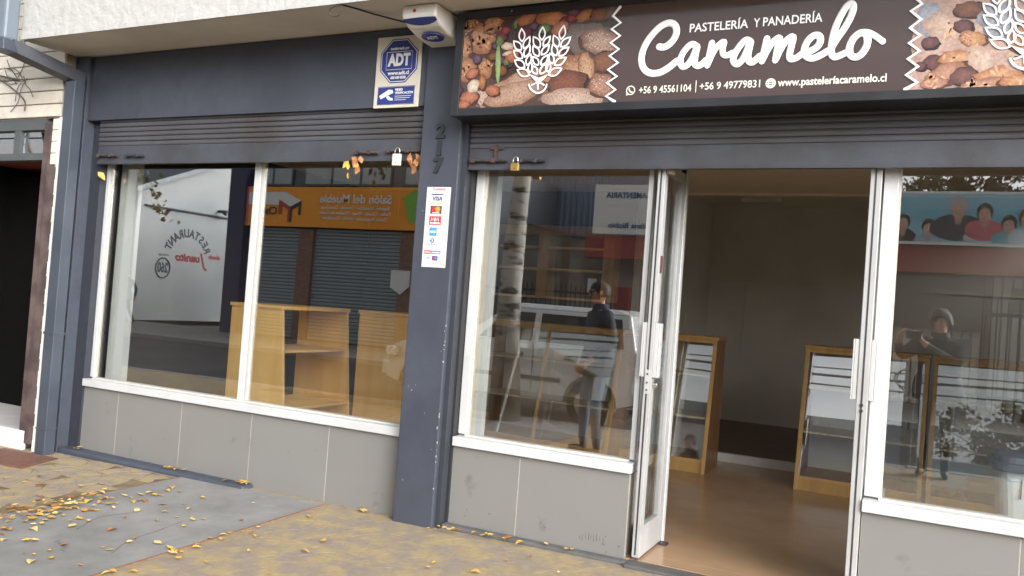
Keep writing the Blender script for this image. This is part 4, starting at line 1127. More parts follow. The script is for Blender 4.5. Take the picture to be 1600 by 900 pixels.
cabinet('wide glazed display cabinet seen behind the pane left of the doors', (-4.17, 2.93, FZ), R(-8), 1.66, mid=True)
cabinet('glazed display cabinet seen behind the right window beside the bin', (0.16, 2.9, FZ), R(-2), 1.7, mid=True)

# pale open shelf units behind the left window: they face right, their sides face the street
cabinet('pale birch open shelf unit behind the left window, its plain side against the glass', (-4.40, 0.42, FZ), R(90), 0.86, glazed=False, tilt=0.13, D=0.665, H=1.285, wood=WOOD, name='shelf_unit', shelves=(0.46, 0.92))
cabinet('second birch shelf unit standing deeper in the left window beside the pillar', (-3.78, 1.3, FZ), R(90), 0.86, glazed=False, tilt=0.13, D=0.64, H=1.285, wood=WOOD, name='shelf_unit', shelves=(0.46, 0.92))

# open wall shelf deep in the room
ws = thing('wall_shelf', 'brown open wall shelf hanging on the inner wall behind the pane left of the doors', 'shelf', (-4.6, 3.88, 1.95))
WSX0, WSX1, WSZ0, WSZ1 = -4.5, -2.9, 1.55, 2.35
for d in ((WSX0, WSX0 + 0.12, WSZ0, WSZ1), (WSX1 - 0.12, WSX1, WSZ0, WSZ1), (-3.78, -3.66, WSZ0 + 0.0, WSZ1 - 0.101)):
    bx('upright', WOODCAB, ws, d[0], d[1], 3.62, 3.84, d[2], d[3])
bx('top_board', WOODCAB, ws, WSX0 + 0.1205, WSX1 - 0.1205, 3.62, 3.84, WSZ1 - 0.1, WSZ1)
for z in (WSZ0 + 0.01, WSZ0 + 0.32, WSZ0 + 0.56):
    for a, b in ((WSX0 + 0.1205, -3.7805), (-3.6595, WSX1 - 0.1205)):
        bx('shelf', WOOD_EDGE, ws, a, b, 3.63, 3.84, z - 0.012, z + 0.012)
bx('inner_wall', mat('brown_partition', lin(74, 66, 60), 0.6, 0.1, 3), shop, -6.229, -2.75, 3.841, 3.859, 0.0205, 2.759)

# bin behind the right window
bn = thing('waste_bin', 'pale grey plastic bin with a dark grey lid behind the right window', 'bin', (0.65, 0.36, FZ))
BINM = mat('pale_bin', lin(196, 206, 210), 0.4, 0.04, 6)
LIDM = mat('grey_lid', lin(80, 88, 100), 0.45, 0.05, 6)
def rrect(cx, cyy, hx, hy, r, n=5):
    o = []
    for qx, qy, a in ((1, 1, 0), (-1, 1, 90), (-1, -1, 180), (1, -1, 270)):
        for k in range(n):
            t = R(a + 90 * k / (n - 1))
            o.append((cx + qx * (hx - r) + r * math.cos(t), cyy + qy * (hy - r) + r * math.sin(t)))
    return o
def loft(rings, mb=None):
    mb = mb or MB()
    n = len(rings[0][0])
    k = len(mb.v)
    vs = [(x, y, z) for ring, z in rings for x, y in ring]
    m = len(rings)
    fs = [(i * n + j, i * n + (j + 1) % n, (i + 1) * n + (j + 1) % n, (i + 1) * n + j) for i in range(m - 1) for j in range(n)]
    fs += [tuple(range(n - 1, -1, -1)), tuple((m - 1) * n + j for j in range(n))]
    return mb.add(vs, fs)
loft([(rrect(0.65, 0.36, a, a * 0.85, 0.06), z) for a, z in ((0.16, 0.021), (0.168, 0.04), (0.19, 0.55), (0.204, 0.555), (0.206, 0.6), (0.222, 0.79))]).build('body', BINM, bn, smooth=False)
loft([(rrect(0.65, 0.36, a, a * 0.85, 0.07), z) for a, z in ((0.246, 0.791), (0.25, 0.8), (0.248, 0.83), (0.225, 0.835), (0.215, 0.865), (0.1, 0.88))]).build('lid', LIDM, bn)
bx('seam', LIDM, bn, 0.53, 0.534, 0.17, 0.182, 0.66, 0.76)

# ---------------------------------------------------------------- street trees in front of the shop (mirrored in the glass)
def bark_mat():
    m = bpy.data.materials.new('birch_bark')
    m.use_nodes = True
    n, l = m.node_tree.nodes, m.node_tree.links
    p = n['Principled BSDF']
    p.inputs['Roughness'].default_value = 0.85
    tc = n.new('ShaderNodeTexCoord')
    mp = n.new('ShaderNodeMapping')
    mp.inputs['Scale'].default_value = (2.2, 2.2, 6.5)
    l.new(tc.outputs['Object'], mp.inputs[0])
    a = n.new('ShaderNodeTexNoise')
    a.inputs['Scale'].default_value = 1.6
    a.inputs['Detail'].default_value = 5
    l.new(mp.outputs[0], a.inputs['Vector'])
    r = n.new('ShaderNodeValToRGB')
    r.color_ramp.elements[0].position = 0.36
    r.color_ramp.elements[0].color = (0.035, 0.03, 0.028, 1)
    r.color_ramp.elements[1].position = 0.47
    r.color_ramp.elements[1].color = (0.46, 0.44, 0.4, 1)
    l.new(a.outputs[0], r.inputs[0])
    sp = n.new('ShaderNodeSeparateXYZ')
    l.new(tc.outputs['Object'], sp.inputs[0])
    b = n.new('ShaderNodeTexNoise')
    b.inputs['Scale'].default_value = 5
    l.new(tc.outputs['Object'], b.inputs['Vector'])
    ad = n.new('ShaderNodeMath')
    ad.operation = 'ADD'
    l.new(sp.outputs['Z'], ad.inputs[0])
    l.new(b.outputs[0], ad.inputs[1])
    mr = n.new('ShaderNodeMapRange')
    mr.inputs['From Min'].default_value = 1.2
    mr.inputs['From Max'].default_value = 2.3
    l.new(ad.outputs[0], mr.inputs['Value'])
    mx = n.new('ShaderNodeMix')
    mx.data_type = 'RGBA'
    mx.inputs[6].default_value = (0.085, 0.07, 0.055, 1)
    l.new(mr.outputs[0], mx.inputs['Factor'])
    l.new(r.outputs[0], mx.inputs[7])
    l.new(mx.outputs[2], p.inputs['Base Color'])
    bp = n.new('ShaderNodeBump')
    bp.inputs['Distance'].default_value = 0.02
    l.new(a.outputs[0], bp.inputs['Height'])
    l.new(bp.outputs[0], p.inputs['Normal'])
    return m
BARK = bark_mat()
BARK2 = mat('dark_bark', (0.07, 0.055, 0.045), 0.9, 0.3, 8, 1, 30)
LEAFG = mat('autumn_green_leaf', (0.09, 0.12, 0.035), 0.6, 0.2, 3, rnd=0.0, col2=(0.22, 0.17, 0.04), big=0.9)
LEAFD = mat('dark_green_leaf', (0.05, 0.075, 0.025), 0.6, 0.25, 2, col2=(0.09, 0.1, 0.035), big=0.6)
def tree(label, loc, h, r0, crown_lo, crown_r, nclump, nleaf, leafm, bark, seed, lean=0.0, leaf=0.07, droop=(), group=None, name='street_tree'):
    g = random.Random(seed)
    t = thing(name, label, 'tree', loc, group)
    L = Vector(loc)
    tr = MB()
    pts, rs = [], []
    n = 14
    for i in range(n + 1):
        f = i / n
        pts.append(L + Vector((lean * f * h + 0.05 * math.sin(f * 9 + seed), 0.05 * math.cos(f * 7 + seed), f * h * 0.92 - 0.06)))
        rs.append(r0 * (1.22 - 0.22 * min(1, f * 6)) * (1 - 0.82 * f) * g.uniform(0.94, 1.06))
    tr.tube(pts, rs, 14)
    tips = []
    for i in range(nclump):
        f = g.uniform(0.4, 1.0)
        a = g.uniform(0, 6.283)
        base = pts[min(n, int(f * n))]
        rad = crown_r * math.sqrt(g.random()) * (1.05 - 0.5 * abs(f - 0.62) * 2 * 0.7)
        tip = Vector((base.x + rad * math.cos(a), base.y + rad * math.sin(a), L.z + crown_lo + (h - crown_lo) * g.random() ** 0.9))
        tips.append(tip)
        if i % 2 == 0:
            mid = (base + tip) / 2 + Vector((0, 0, 0.25))
            tr.tube([base, mid, tip], [r0 * 0.3 * (1 - f * 0.6), r0 * 0.17 * (1 - f * 0.5), 0.008], 6)
    tr.build('trunk', bark, t, smooth=True)
    cr = MB()
    def leafq(c, s):
        d = Vector((g.gauss(0, 1), g.gauss(0, 1), g.gauss(0, 0.8))).normalized()
        e = d.cross(Vector((g.gauss(0, 1), g.gauss(0, 1), g.gauss(0, 1)))).normalized()
        cr.add([c - d * s, c + e * s * 0.55, c + d * s, c - e * s * 0.55], [(0, 1, 2, 3)])
    for tip in tips:
        cl = g.uniform(0.3, 0.75)
        for k in range(nleaf):
            v = Vector((g.gauss(0, 0.45), g.gauss(0, 0.45), g.gauss(0, 0.3))) * cl
            leafq(tip + v, leaf * g.uniform(0.6, 1.3))
    for dp_ in droop:
        p = [Vector(q) for q in dp_]
        for q in smooth_path(p, 9):
            for k in range(3):
                leafq(q + Vector((g.gauss(0, 0.09), g.gauss(0, 0.09), g.gauss(0, 0.07))), leaf * g.uniform(0.6, 1.1))
        tr2 = MB().tube(smooth_path(p, 4), 0.007, 5)
        tr2.build('twig', bark, t)
    cr.build('crown', leafm, t)['kind'] = 'stuff'
    return t
tree('birch with flaking white bark rooted in the pavement between the shop and the white car', (-4.86, -5.12, -0.1), 9.0, 0.185, 4.4, 2.0, 46, 46, LEAFG, BARK, 3, lean=0.012)
tree('second street birch down the kerb with one twig hanging low over the pavement', (-13.9, -5.2, -0.12), 8.0, 0.16, 4.2, 2.0, 40, 42, LEAFG, BARK, 6,
     droop=([(-13.6, -5.2, 4.9), (-12.9, -5.35, 4.3), (-12.5, -5.45, 3.6), (-12.2, -5.5, 3.0), (-11.9, -5.5, 2.55)], [(-13.5, -5.2, 4.8), (-12.9, -5.3, 4.4), (-12.7, -5.4, 3.7), (-12.5, -5.45, 3.2)]))
for i, (x, y, h, cr_, sd) in enumerate(((0.9, -25.5, 9.0, 2.6, 11), (3.9, -26.5, 9.5, 3.0, 12), (7.5, -25.0, 9.0, 2.8, 13))):
    tree(['olive green tree behind the family banner, nearest its left end', 'olive green tree behind the middle of the family banner', 'olive green tree behind the right end of the family banner'][i],
         (x, y, -0.3), h, 0.22, 3.4, cr_, 80, 130, LEAFD, BARK2, sd, leaf=0.11, group='trees behind the office', name='garden_tree')

# ---------------------------------------------------------------- parked white pickup with a closed cabin
def vehicle(label):
    v = thing('parked_car', label, 'car', (-5.7, -6.9, -0.2))
    WP = mat('white_car_paint', (0.72, 0.73, 0.74), 0.25, 0.03, 3, coat=0.6)
    TINT = mat('tinted_car_glass', (0.012, 0.014, 0.016), 0.05, 0.02, 2)
    Y0, Y1, z = -6.05, -7.75, -0.2
    def arch(cx, r, n=9):
        return [(cx + r * math.cos(math.pi * k / n), z + 0.34 + r * math.sin(math.pi * k / n)) for k in range(n + 1)]
    low = [(-3.3, z + 0.42), (-3.22, z + 0.62), (-3.3, z + 1.02), (-3.36, z + 1.12), (-6.15, z + 1.12), (-6.35, z + 1.08), (-7.1, z + 0.98), (-7.33, z + 0.88), (-7.42, z + 0.6), (-7.38, z + 0.4)]
    poly = low + [(-7.17, z + 0.34)] + arch(-6.76, 0.39)[::-1][0:] + [(-6.36, z + 0.34), (-4.42, z + 0.34)] + arch(-4.0, 0.40)[::-1] + [(-3.58, z + 0.34)]
    # outline of the side runs clockwise: belt, bonnet, nose, sill with two wheel arches
    MB().prism(poly, lambda p, y: (p[0], y, p[1]), Y0, Y1).build('body', WP, v, 0.02)
    gh_b = [(-3.38, z + 1.12), (-6.12, z + 1.12)]
    def ghq(inset, zz, x0, x1):
        return [(x0, Y0 - inset, zz), (x1, Y0 - inset, zz), (x1, Y1 + inset, zz), (x0, Y1 + inset, zz)]
    mb = MB()
    mb.hexa(ghq(0.04, z + 1.1205, -3.38, -6.12), ghq(0.15, z + 1.62, -3.52, -5.45))
    mb.build('cabin', WP, v, 0.03)
    mb = MB()
    mb.hexa(ghq(0.15, z + 1.6205, -3.52, -5.45), ghq(0.24, z + 1.69, -3.7, -5.25))
    mb.build('roof', WP, v, 0.02)
    def side_y(zz): return Y0 - 0.04 - 0.11 * (zz - z - 1.12) / 0.5
    def pane(x0, x1, x2, x3, nm='side_window'):
        z0, z1 = z + 1.15, z + 1.56
        a = [(x0, side_y(z0) + 0.006, z0), (x1, side_y(z0) + 0.006, z0), (x2, side_y(z1) + 0.006, z1), (x3, side_y(z1) + 0.006, z1)]
        MB().hexa(a, [(x, y - 0.03, zz) for x, y, zz in a]).build(nm, TINT, v, 0.004)
    pane(-3.56, -4.0, -4.0, -3.64)
    pane(-4.07, -4.85, -4.85, -4.07)
    pane(-4.95, -5.82, -5.42, -4.95)
    MB().hexa([(-6.09, Y0 - 0.12, z + 1.14), (-6.09, Y1 + 0.12, z + 1.14), (-5.49, Y1 + 0.2, z + 1.6), (-5.49, Y0 - 0.2, z + 1.6)],
              [(-6.04, Y0 - 0.12, z + 1.14), (-6.04, Y1 + 0.12, z + 1.14), (-5.44, Y1 + 0.2, z + 1.6), (-5.44, Y0 - 0.2, z + 1.6)]).build('windscreen', TINT, v)
    for x in (-4.04, -4.9, -5.95):
        bx('door_gap', RUBBER, v, x - 0.006, x + 0.006, Y0 + 0.001, Y0 + 0.003, z + 0.45, z + 1.1)
    for x in (-4.2, -5.05):
        bx('door_handle', STEEL_DK, v, x - 0.2, x, Y0 + 0.002, Y0 + 0.035, z + 0.93, z + 0.99, bevel=0.008)
    bx('bumper', STEEL_DK, v, -3.3, -3.12, Y0 + 0.02, Y1 - 0.02, z + 0.42, z + 0.6, bevel=0.03)
    bx('bumper', WP, v, -7.32, -7.48, Y0 + 0.01, Y1 - 0.01, z + 0.42, z + 0.66, bevel=0.04)
    bx('side_strip', STEEL_DK, v, -4.45, -6.32, Y0 + 0.001, Y0 + 0.02, z + 0.6, z + 0.66, bevel=0.006)
    for y in (Y0 - 0.02, Y1 + 0.02):
        bx('tail_light', mat('red_lamp', (0.4, 0.02, 0.02), 0.2), v, -3.2, -3.34, y - 0.08, y + 0.08, z + 0.75, z + 1.08, bevel=0.02)
        bx('headlight', CHROME, v, -7.15, -7.38, y - 0.1, y + 0.1, z + 0.72, z + 0.88, bevel=0.02)
    for y in (Y0 + 0.001, Y1 - 0.16):
        bx('mirror', WP, v, -5.78, -5.9, y + (0.02 if y > -7 else -0.02), y + 0.15, z + 1.1, z + 1.25, bevel=0.02)
    TY = mat('tyre', (0.02, 0.02, 0.02), 0.8, 0.2, 20)
    for x in (-4.0, -6.76):
        for y0, y1 in ((Y0 + 0.005, Y0 - 0.22), (Y1 - 0.005, Y1 + 0.22)):
            w = MB().tube([(x, y0, z + 0.345), (x, y1, z + 0.345)], 0.343, 24).build('wheel', TY, v, 0.03)
            s = 1 if y0 > -7 else -1
            MB().tube([(x, y0 + s * 0.012, z + 0.345), (x, y0, z + 0.345)], 0.21, 16).build('rim', CHROME, w)
            for k in range(5):
                a = 2 * math.pi * k / 5
                MB().tube([(x, y0 + s * 0.016, z + 0.345), (x + 0.19 * math.cos(a), y0 + s * 0.016, z + 0.345 + 0.19 * math.sin(a))], 0.018, 6).build('spoke', ALU_GREY, w)
    return v
vehicle('white off road car parked at the kerb beside the birch, mirrored in the window')

# ---------------------------------------------------------------- other side of the street
def facade_box(nm, m, par, x0, x1, yv0, yv1, z0, z1, bevel=0):
    return bx(nm, m, par, x0, x1, 0.12 - yv0, 0.12 - yv1, z0, z1, bevel=bevel)
fb = facade_box
FG = -0.1
# furniture store
fs_ = thing('furniture_store', 'furniture store with brick piers, grey shutters and an orange name board across the street', 'shop', (-16, -15.4, FG))
def brick_mat():
    m = bpy.data.materials.new('red_brick')
    m.use_nodes = True
    n, l = m.node_tree.nodes, m.node_tree.links
    tc = n.new('ShaderNodeTexCoord')
    mp = n.new('ShaderNodeMapping')
    mp.inputs['Rotation'].default_value = (R(90), 0, 0)
    b = n.new('ShaderNodeTexBrick')
    b.inputs['Color1'].default_value = (*lin(142, 104, 88), 1)
    b.inputs['Color2'].default_value = (*lin(116, 80, 66), 1)
    b.inputs['Mortar'].default_value = (*lin(150, 140, 130), 1)
    b.inputs['Scale'].default_value = 4.2
    b.inputs['Mortar Size'].default_value = 0.012
    l.new(tc.outputs['Object'], mp.inputs[0])
    l.new(mp.outputs[0], b.inputs['Vector'])
    l.new(b.outputs['Color'], n['Principled BSDF'].inputs['Base Color'])
    n['Principled BSDF'].inputs['Roughness'].default_value = 0.85
    return m
BRICK = brick_mat()
STOREW = mat('store_wall', lin(96, 100, 108), 0.7, 0.1, 3)
fb('wall', STOREW, fs_, -19.9, -10.6, 15.62, 24, -0.3, 5.35)
NAVYP = mat('navy_post', lin(48, 50, 78), 0.5, 0.1, 5)
fb('corner_post', NAVYP, fs_, -20.1, -19.42, 15.3, 15.75, FG, 5.35)
for x0, x1 in ((-17.29, -16.74), (-13.52, -12.7), (-11.0, -10.6)):
    fb('brick_pier', BRICK, fs_, x0, x1, 15.48, 15.619, FG, 3.3)
SH2 = mat('steel_shutter', lin(132, 138, 142), 0.4, 0.08, 3, metal=0.3)
for x0, x1 in ((-19.41, -17.3), (-16.73, -13.53), (-12.69, -11.01)):
    mb = MB()
    z = FG + 0.02
    while z < 3.3:
        mb.prism([(0.0, 0.0), (0.018, 0.03), (0.018, 0.075), (0.0, 0.105), (-0.02, 0.105), (-0.02, 0.0)], lambda p, x: (x, 0.12 - 15.58 + p[0], z + p[1]), x0, x1)
        z += 0.107
    mb.build('shutter', SH2, fs_)
brd = thing('store_sign', 'orange name board of the furniture store with a table logo and white lettering', 'sign', (-16, -15.2, 3.34))
ORANGE = mat('orange_board', lin(246, 160, 28), 0.45, 0.06, 1.5, col2=lin(238, 148, 22), big=0.8)
fb('board', ORANGE, brd, -19.3, -11.0, 15.36, 15.46, 3.36, 4.6)
fb('end_panel', mat('pink_panel', lin(206, 110, 96), 0.5), brd, -19.7, -19.301, 15.36, 15.46, 3.36, 4.6)
for x in (-18.2, -16.2, -14.6, -13.6, -12.2):
    fb('board_joint', mat('board_joint_pale', lin(236, 176, 92), 0.5), brd, x - 0.012, x + 0.012, 15.352, 15.3595, 3.37, 4.59)
BY = 0.12 - 15.345
PWHT, PRED, PBLK = pm('pale_white', 226, 224, 218), pm('table_red', 176, 62, 48), pm('ink', 44, 42, 44)
def bpoly(nm, pts, m, dy=0.0):
    MB().prism(pts, lambda p, y: (p[0], y, p[1]), BY + dy, BY + dy + 0.006).build(nm, m, brd)
bpoly('table_top', [(-19.3, 4.43), (-17.8, 4.43), (-17.18, 4.17), (-17.6, 3.98), (-18.05, 4.2), (-18.05, 4.03), (-19.3, 4.03)], PWHT)
bpoly('table_leg', [(-18.06, 4.2), (-17.6, 3.975), (-17.6, 3.5), (-17.68, 3.5), (-17.68, 3.88), (-17.92, 4.0), (-17.92, 3.74), (-18.06, 3.74)], PRED, 0.001)
bpoly('table_leg', [(-17.6, 3.975), (-17.18, 4.17), (-17.18, 3.72), (-17.27, 3.72), (-17.27, 4.0), (-17.52, 3.88), (-17.52, 3.5), (-17.6, 3.5)], PBLK, 0.0012)
text('Chillán', 'lettering', PBLK, brd, (-18.62, BY, 3.83), 0.34, M=BACK, width=1.0, bold=0.006, depth=0.004)
text('Salón del Mueble', 'lettering', PWHT, brd, (-15.16, BY, 4.23), 0.36, M=BACK, width=2.62, bold=0.008, depth=0.004)
for s_, z, w in (('Roperos - Modulares - Cómodas - Comedores', 3.97, 2.5), ('Racks - Closets - Mesas - Muebles de Cocina', 3.81, 2.6), ('Camas Americanas - Livings - Comedores', 3.65, 2.35)):
    text(s_, 'lettering', PWHT, brd, (-15.16, BY, z), 0.14, M=BACK, width=w, depth=0.004, bold=0.003)
bpoly('green_mark', [(-13.45, 4.3), (-13.05, 4.55), (-12.4, 4.5), (-12.2, 3.9), (-12.7, 3.5), (-13.2, 3.6), (-13.35, 4.0)], pm('green_mark', 126, 182, 60))
for x0, x1 in ((-19.3, -17.75), (-17.3, -14.05), (-13.6, -11)):
    f_ = fb('upper_window', mat('upper_frame', lin(70, 76, 88), 0.5), fs_, x0, x1, 15.54, 15.6195, 4.66, 5.3)
    n_ = max(2, round((x1 - x0) / 1.1))
    for k in range(n_):
        a, b = x0 + (x1 - x0) * k / n_ + 0.05, x0 + (x1 - x0) * (k + 1) / n_ - 0.05
        fb('pane', mat('blind_pane', lin(150, 158, 160), 0.15, 0.06, 3, stretch=(0.3, 1, 8)), f_, a, b, 15.53, 15.539, 4.72, 5.24)
nt = tag(MB().add([(-13.75, 0.12 - 15.45, 2.2), (-13.1, 0.12 - 15.45, 2.2), (-13.1, 0.12 - 15.45, 1.75), (-13.4, 0.12 - 15.45, 1.5), (-13.75, 0.12 - 15.45, 1.7),
                   (-13.75, 0.12 - 15.46, 2.2), (-13.1, 0.12 - 15.46, 2.2), (-13.1, 0.12 - 15.46, 1.75), (-13.4, 0.12 - 15.46, 1.5), (-13.75, 0.12 - 15.46, 1.7)],
                  [(0, 1, 2, 3, 4), (9, 8, 7, 6, 5), (0, 5, 6, 1), (1, 6, 7, 2), (2, 7, 8, 3), (3, 8, 9, 4), (4, 9, 5, 0)]).build('paper_notice', PWHT), 'torn pale notice stuck over the right pier of the furniture store', 'notice')

# restaurant side wall
rs_ = thing('restaurant_building', 'white restaurant gable wall with a sloping dark roof and painted lettering', 'restaurant', (-28, -19, FG))
RW = mat('restaurant_white', lin(206, 210, 210), 0.8, 0.05, 1.2, 0.3, 30, col2=lin(190, 196, 198), big=0.6)
gab = [(-16.0, FG), (-16.0, 4.62), (-20.6, 6.5), (-25.2, 4.62), (-25.2, FG)]
MB().prism(gab, lambda p, x: (x, p[0], p[1]), -25.3, -33.0).build('wall', RW, rs_)
for sg in (-1, 1):
    a, b = (-15.7, 4.52), (-20.6, 6.52)
    if sg > 0: a, b = (-25.5, 4.52), (-20.6, 6.52)
    MB().hexa([(-25.05, a[0], a[1]), (-33.2, a[0], a[1]), (-33.2, b[0], b[1]), (-25.05, b[0], b[1])], [(-25.05, a[0], a[1] + 0.12), (-33.2, a[0], a[1] + 0.12), (-33.2, b[0], b[1] + 0.12), (-25.05, b[0], b[1] + 0.12)]).build('roof', mat('dark_roof', lin(74, 80, 90), 0.6, 0.1, 4), rs_)
    MB().hexa([(-25.0, a[0], a[1] - 0.02), (-25.049, a[0], a[1] - 0.02), (-25.049, b[0], b[1] - 0.02), (-25.0, b[0], b[1] - 0.02)], [(-25.0, a[0], a[1] + 0.15), (-25.049, a[0], a[1] + 0.15), (-25.049, b[0], b[1] + 0.15), (-25.0, b[0], b[1] + 0.15)]).build('barge_board', mat('grey_barge', lin(176, 182, 186), 0.6), rs_)
bx('wall_ledge', STOREW, rs_, -25.298, -25.2, -25.0, -16.3, 4.06, 4.11)
MB().tube([(-25.3, -19.85, 4.3), (-25.1, -19.85, 4.3), (-24.95, -19.95, 4.24)], [0.05, 0.06, 0.13], 10).build('wall_lamp', STEEL_DK, rs_)
INK = pm('wall_ink', 58, 66, 82)
WRED = pm('wall_red', 172, 62, 78)
yc, zc, rr = -18.46, 2.35, 0.92
for k, ch in enumerate('RESTAURANT'):
    a = R(158 - 136 * k / 9)
    # on a wall that faces +x, reading direction is +y
    text(ch, 'lettering', INK, rs_, (-25.296, yc + rr * 1.08 * math.cos(a), zc + rr * 0.98 * math.sin(a)), 0.44, M=EAST, bold=0.014, depth=0.004, spin=a - math.pi / 2, sx=0.85)
text('donde', 'lettering', WRED, rs_, (-25.296, -19.82, 2.46), 0.26, M=EAST, width=0.6, bold=0.012, depth=0.004, shear=0.2)
text('J', 'lettering', WRED, rs_, (-25.296, -19.28, 2.28), 0.72, M=EAST, bold=0.01, depth=0.004, shear=0.35)
text('uanito', 'lettering', WRED, rs_, (-25.296, -18.5, 2.33), 0.42, M=EAST, width=1.2, bold=0.018, depth=0.004, shear=0.25)
mb = MB()
yv, zv = -17.33, 1.87
pts = [(-25.295, yv + 0.33 * math.cos(2 * math.pi * k / 24), zv + 0.37 * math.sin(2 * math.pi * k / 24)) for k in range(25)]
mb.tube(pts, 0.028, 6)
mb.build('number_ring', INK, rs_)
text('260', 'lettering', INK, rs_, (-25.296, yv, zv), 0.5, M=EAST, width=0.5, bold=0.02, depth=0.004)
text('cecinas', 'lettering', pm('wall_faded', 120, 130, 142), rs_, (-25.296, yv, zv + 0.5), 0.16, M=EAST, width=0.5, bold=0.004, depth=0.004)

# corrugated shed, low wall, fence
sd_ = thing('warehouse', 'tall blue grey corrugated shed behind the fence across the street', 'warehouse', (-9, -20, FG))
mb = MB()
CORR = mat('corrugated_steel', lin(112, 124, 142), 0.5, 0.08, 2, metal=0.1)
x = -15.0
vs, fs = [], []
k = 0
while x < -2.0:
    for dx, dy in ((0, 0), (0.07, 0), (0.1, 0.035), (0.17, 0.035)):
        vs += [(x + dx, 0.12 - 20 + dy, -0.3), (x + dx, 0.12 - 20 + dy, 6.6)]
    x += 0.2
n = len(vs) // 2
mb.add(vs, [(2 * i, 2 * i + 2, 2 * i + 3, 2 * i + 1) for i in range(n - 1)]).build('corrugated_wall', CORR, sd_)
fb('wall', STOREW, sd_, -15.0, -2.0, 20.05, 30, -0.3, 6.5)
lw = thing('yard_wall', 'stained grey wall with a falling top edge in front of the corrugated shed', 'wall', (-9, -17.4, FG))
STAIN = mat('stained_render', lin(148, 142, 132), 0.9, 0.2, 3, 0.5, 30, col2=lin(104, 100, 94), big=0.9)
MB().prism([(-11.5, FG - 0.2), (-6.9, FG - 0.2), (-6.9, 3.14), (-10.3, 3.78), (-11.5, 4.0)], lambda p, y: (p[0], y, p[1]), -17.2, -17.45).build('render', STAIN, lw)
MB().hexa([(-11.5, -17.15, 4.0), (-6.88, -17.15, 3.15), (-6.88, -17.5, 3.15), (-11.5, -17.5, 4.0)], [(-11.5, -17.15, 4.07), (-6.88, -17.15, 3.22), (-6.88, -17.5, 3.22), (-11.5, -17.5, 4.07)]).build('coping', STEEL_DK, lw)
fb('wall_band', mat('brown_band', lin(120, 106, 90), 0.85, 0.15, 3), lw, -9.2, -8.95, 17.3, 17.3195, FG, 3.4)
fb('wall_notice', PWHT, lw, -8.35, -8.1, 17.31, 17.3195, 1.9, 2.35)
fe = thing('iron_fence', 'black iron bar fence between red posts in front of the stained wall', 'fence', (-8, -13.9, FG))
IRON = mat('black_iron', (0.025, 0.025, 0.028), 0.5)
REDP = mat('dark_red_post', lin(122, 50, 52), 0.6, 0.1, 4)
for x in (-10.0, -6.2):
    fb('post', REDP, fe, x - 0.17, x + 0.17, 13.85, 14.15, FG, 2.05)
for z in (0.25, 1.82):
    fb('rail', IRON, fe, -9.83, -6.37, 13.985, 14.015, z, z + 0.06)
bar0 = MB().tube([(-9.75, 0.12 - 14.05, FG), (-9.75, 0.12 - 14.05, 2.0), (-9.75, 0.12 - 14.05, 2.08)], [0.014, 0.014, 0.002], 6).build('bar', IRON, fe)
for i in range(1, 27):
    c = bar0.copy()
    COL.objects.link(c)
    c.parent = fe
    c.location.x = 0.13 * i
MB().tube([(-8.6, 0.12 - 13.96, 1.75), (-8.1, 0.12 - 13.96, 1.3)], 0.02, 6).tube([(-8.6, 0.12 - 13.97, 1.75), (-9.1, 0.12 - 13.97, 1.3)], 0.02, 6).build('brace', IRON, fe)

# office with red beam, notice board and banner
of_ = thing('office_building', 'cream clad office with a long dark red beam across the street', 'office', (0, -16.2, FG))
CREAMC = mat('cream_cladding', lin(196, 190, 176), 0.7, 0.06, 2)
fb('beam', mat('red_beam', lin(150, 74, 70), 0.6, 0.08, 2), of_, -7.9, 9.5, 15.7, 16.1, 2.84, 3.42)
fb('wall', STOREW, of_, -4.6, 9.5, 16.42, 22, -0.3, 4.4)
fb('gate_dark_sheet', DARK, of_, -6.4, -4.8, 18.5, 18.6, FG, 2.83)  # dark sheet, shade of the gateway put into its colour
fb('post', mat('black_post', lin(40, 42, 46), 0.6), of_, -6.4, -6.15, 15.85, 16.05, FG, 2.8395)
fb('post', MATS['black_post'], of_, -4.85, -4.601, 15.85, 16.05, FG, 2.8395)
gz = fb('glazing', mat('brown_frame', lin(96, 70, 60), 0.6, 0.1, 4), of_, -2.6, 1.33, 16.2, 16.419, 1.62, 2.838)
for k in range(7):
    fb('pane', mat('brown_pane', lin(104, 100, 90), 0.12, 0.15, 3), gz, -2.5 + k * 0.545, -2.5 + k * 0.545 + 0.515, 16.18, 16.199, 1.74, 2.24)
    fb('pane', MATS['brown_pane'], gz, -2.5 + k * 0.545, -2.5 + k * 0.545 + 0.515, 16.18, 16.199, 2.28, 2.78)
def ribs(x0, x1, z0, z1):
    mb = MB()
    x = x0
    while x < x1 - 0.1:
        mb.prism([(x, 16.4195), (x + 0.02, 16.38), (x + 0.16, 16.38), (x + 0.18, 16.4195)], lambda p, z: (p[0], 0.12 - p[1], z), z0, z1)
        x += 0.195
    mb.build('cladding', CREAMC, of_)
ribs(-4.5, 1.33, FG, 1.6)
ribs(1.5, 9.4, FG, 2.83)
fb('frame_post', MATS['brown_frame'], of_, 1.34, 1.48, 16.2, 16.4195, FG, 2.838)
fb('wall_plate', mat('grey_plate', lin(120, 116, 108), 0.6), of_, 1.85, 2.4, 16.36, 16.3795, 2.1, 2.62)
fn = thing('low_fence', 'low iron fence in front of the cream office wall', 'fence', (3.4, -13.9, FG))
fb('rail', IRON, fn, 1.2, 6.0, 13.985, 14.015, 1.92, 1.99)
fb('rail', IRON, fn, 1.2, 6.0, 13.985, 14.015, 0.3, 0.36)
b0 = MB().tube([(1.25, 0.12 - 14.05, FG), (1.25, 0.12 - 14.05, 2.2), (1.25, 0.12 - 14.05, 2.28)], [0.014, 0.014, 0.002], 6).build('bar', IRON, fn)
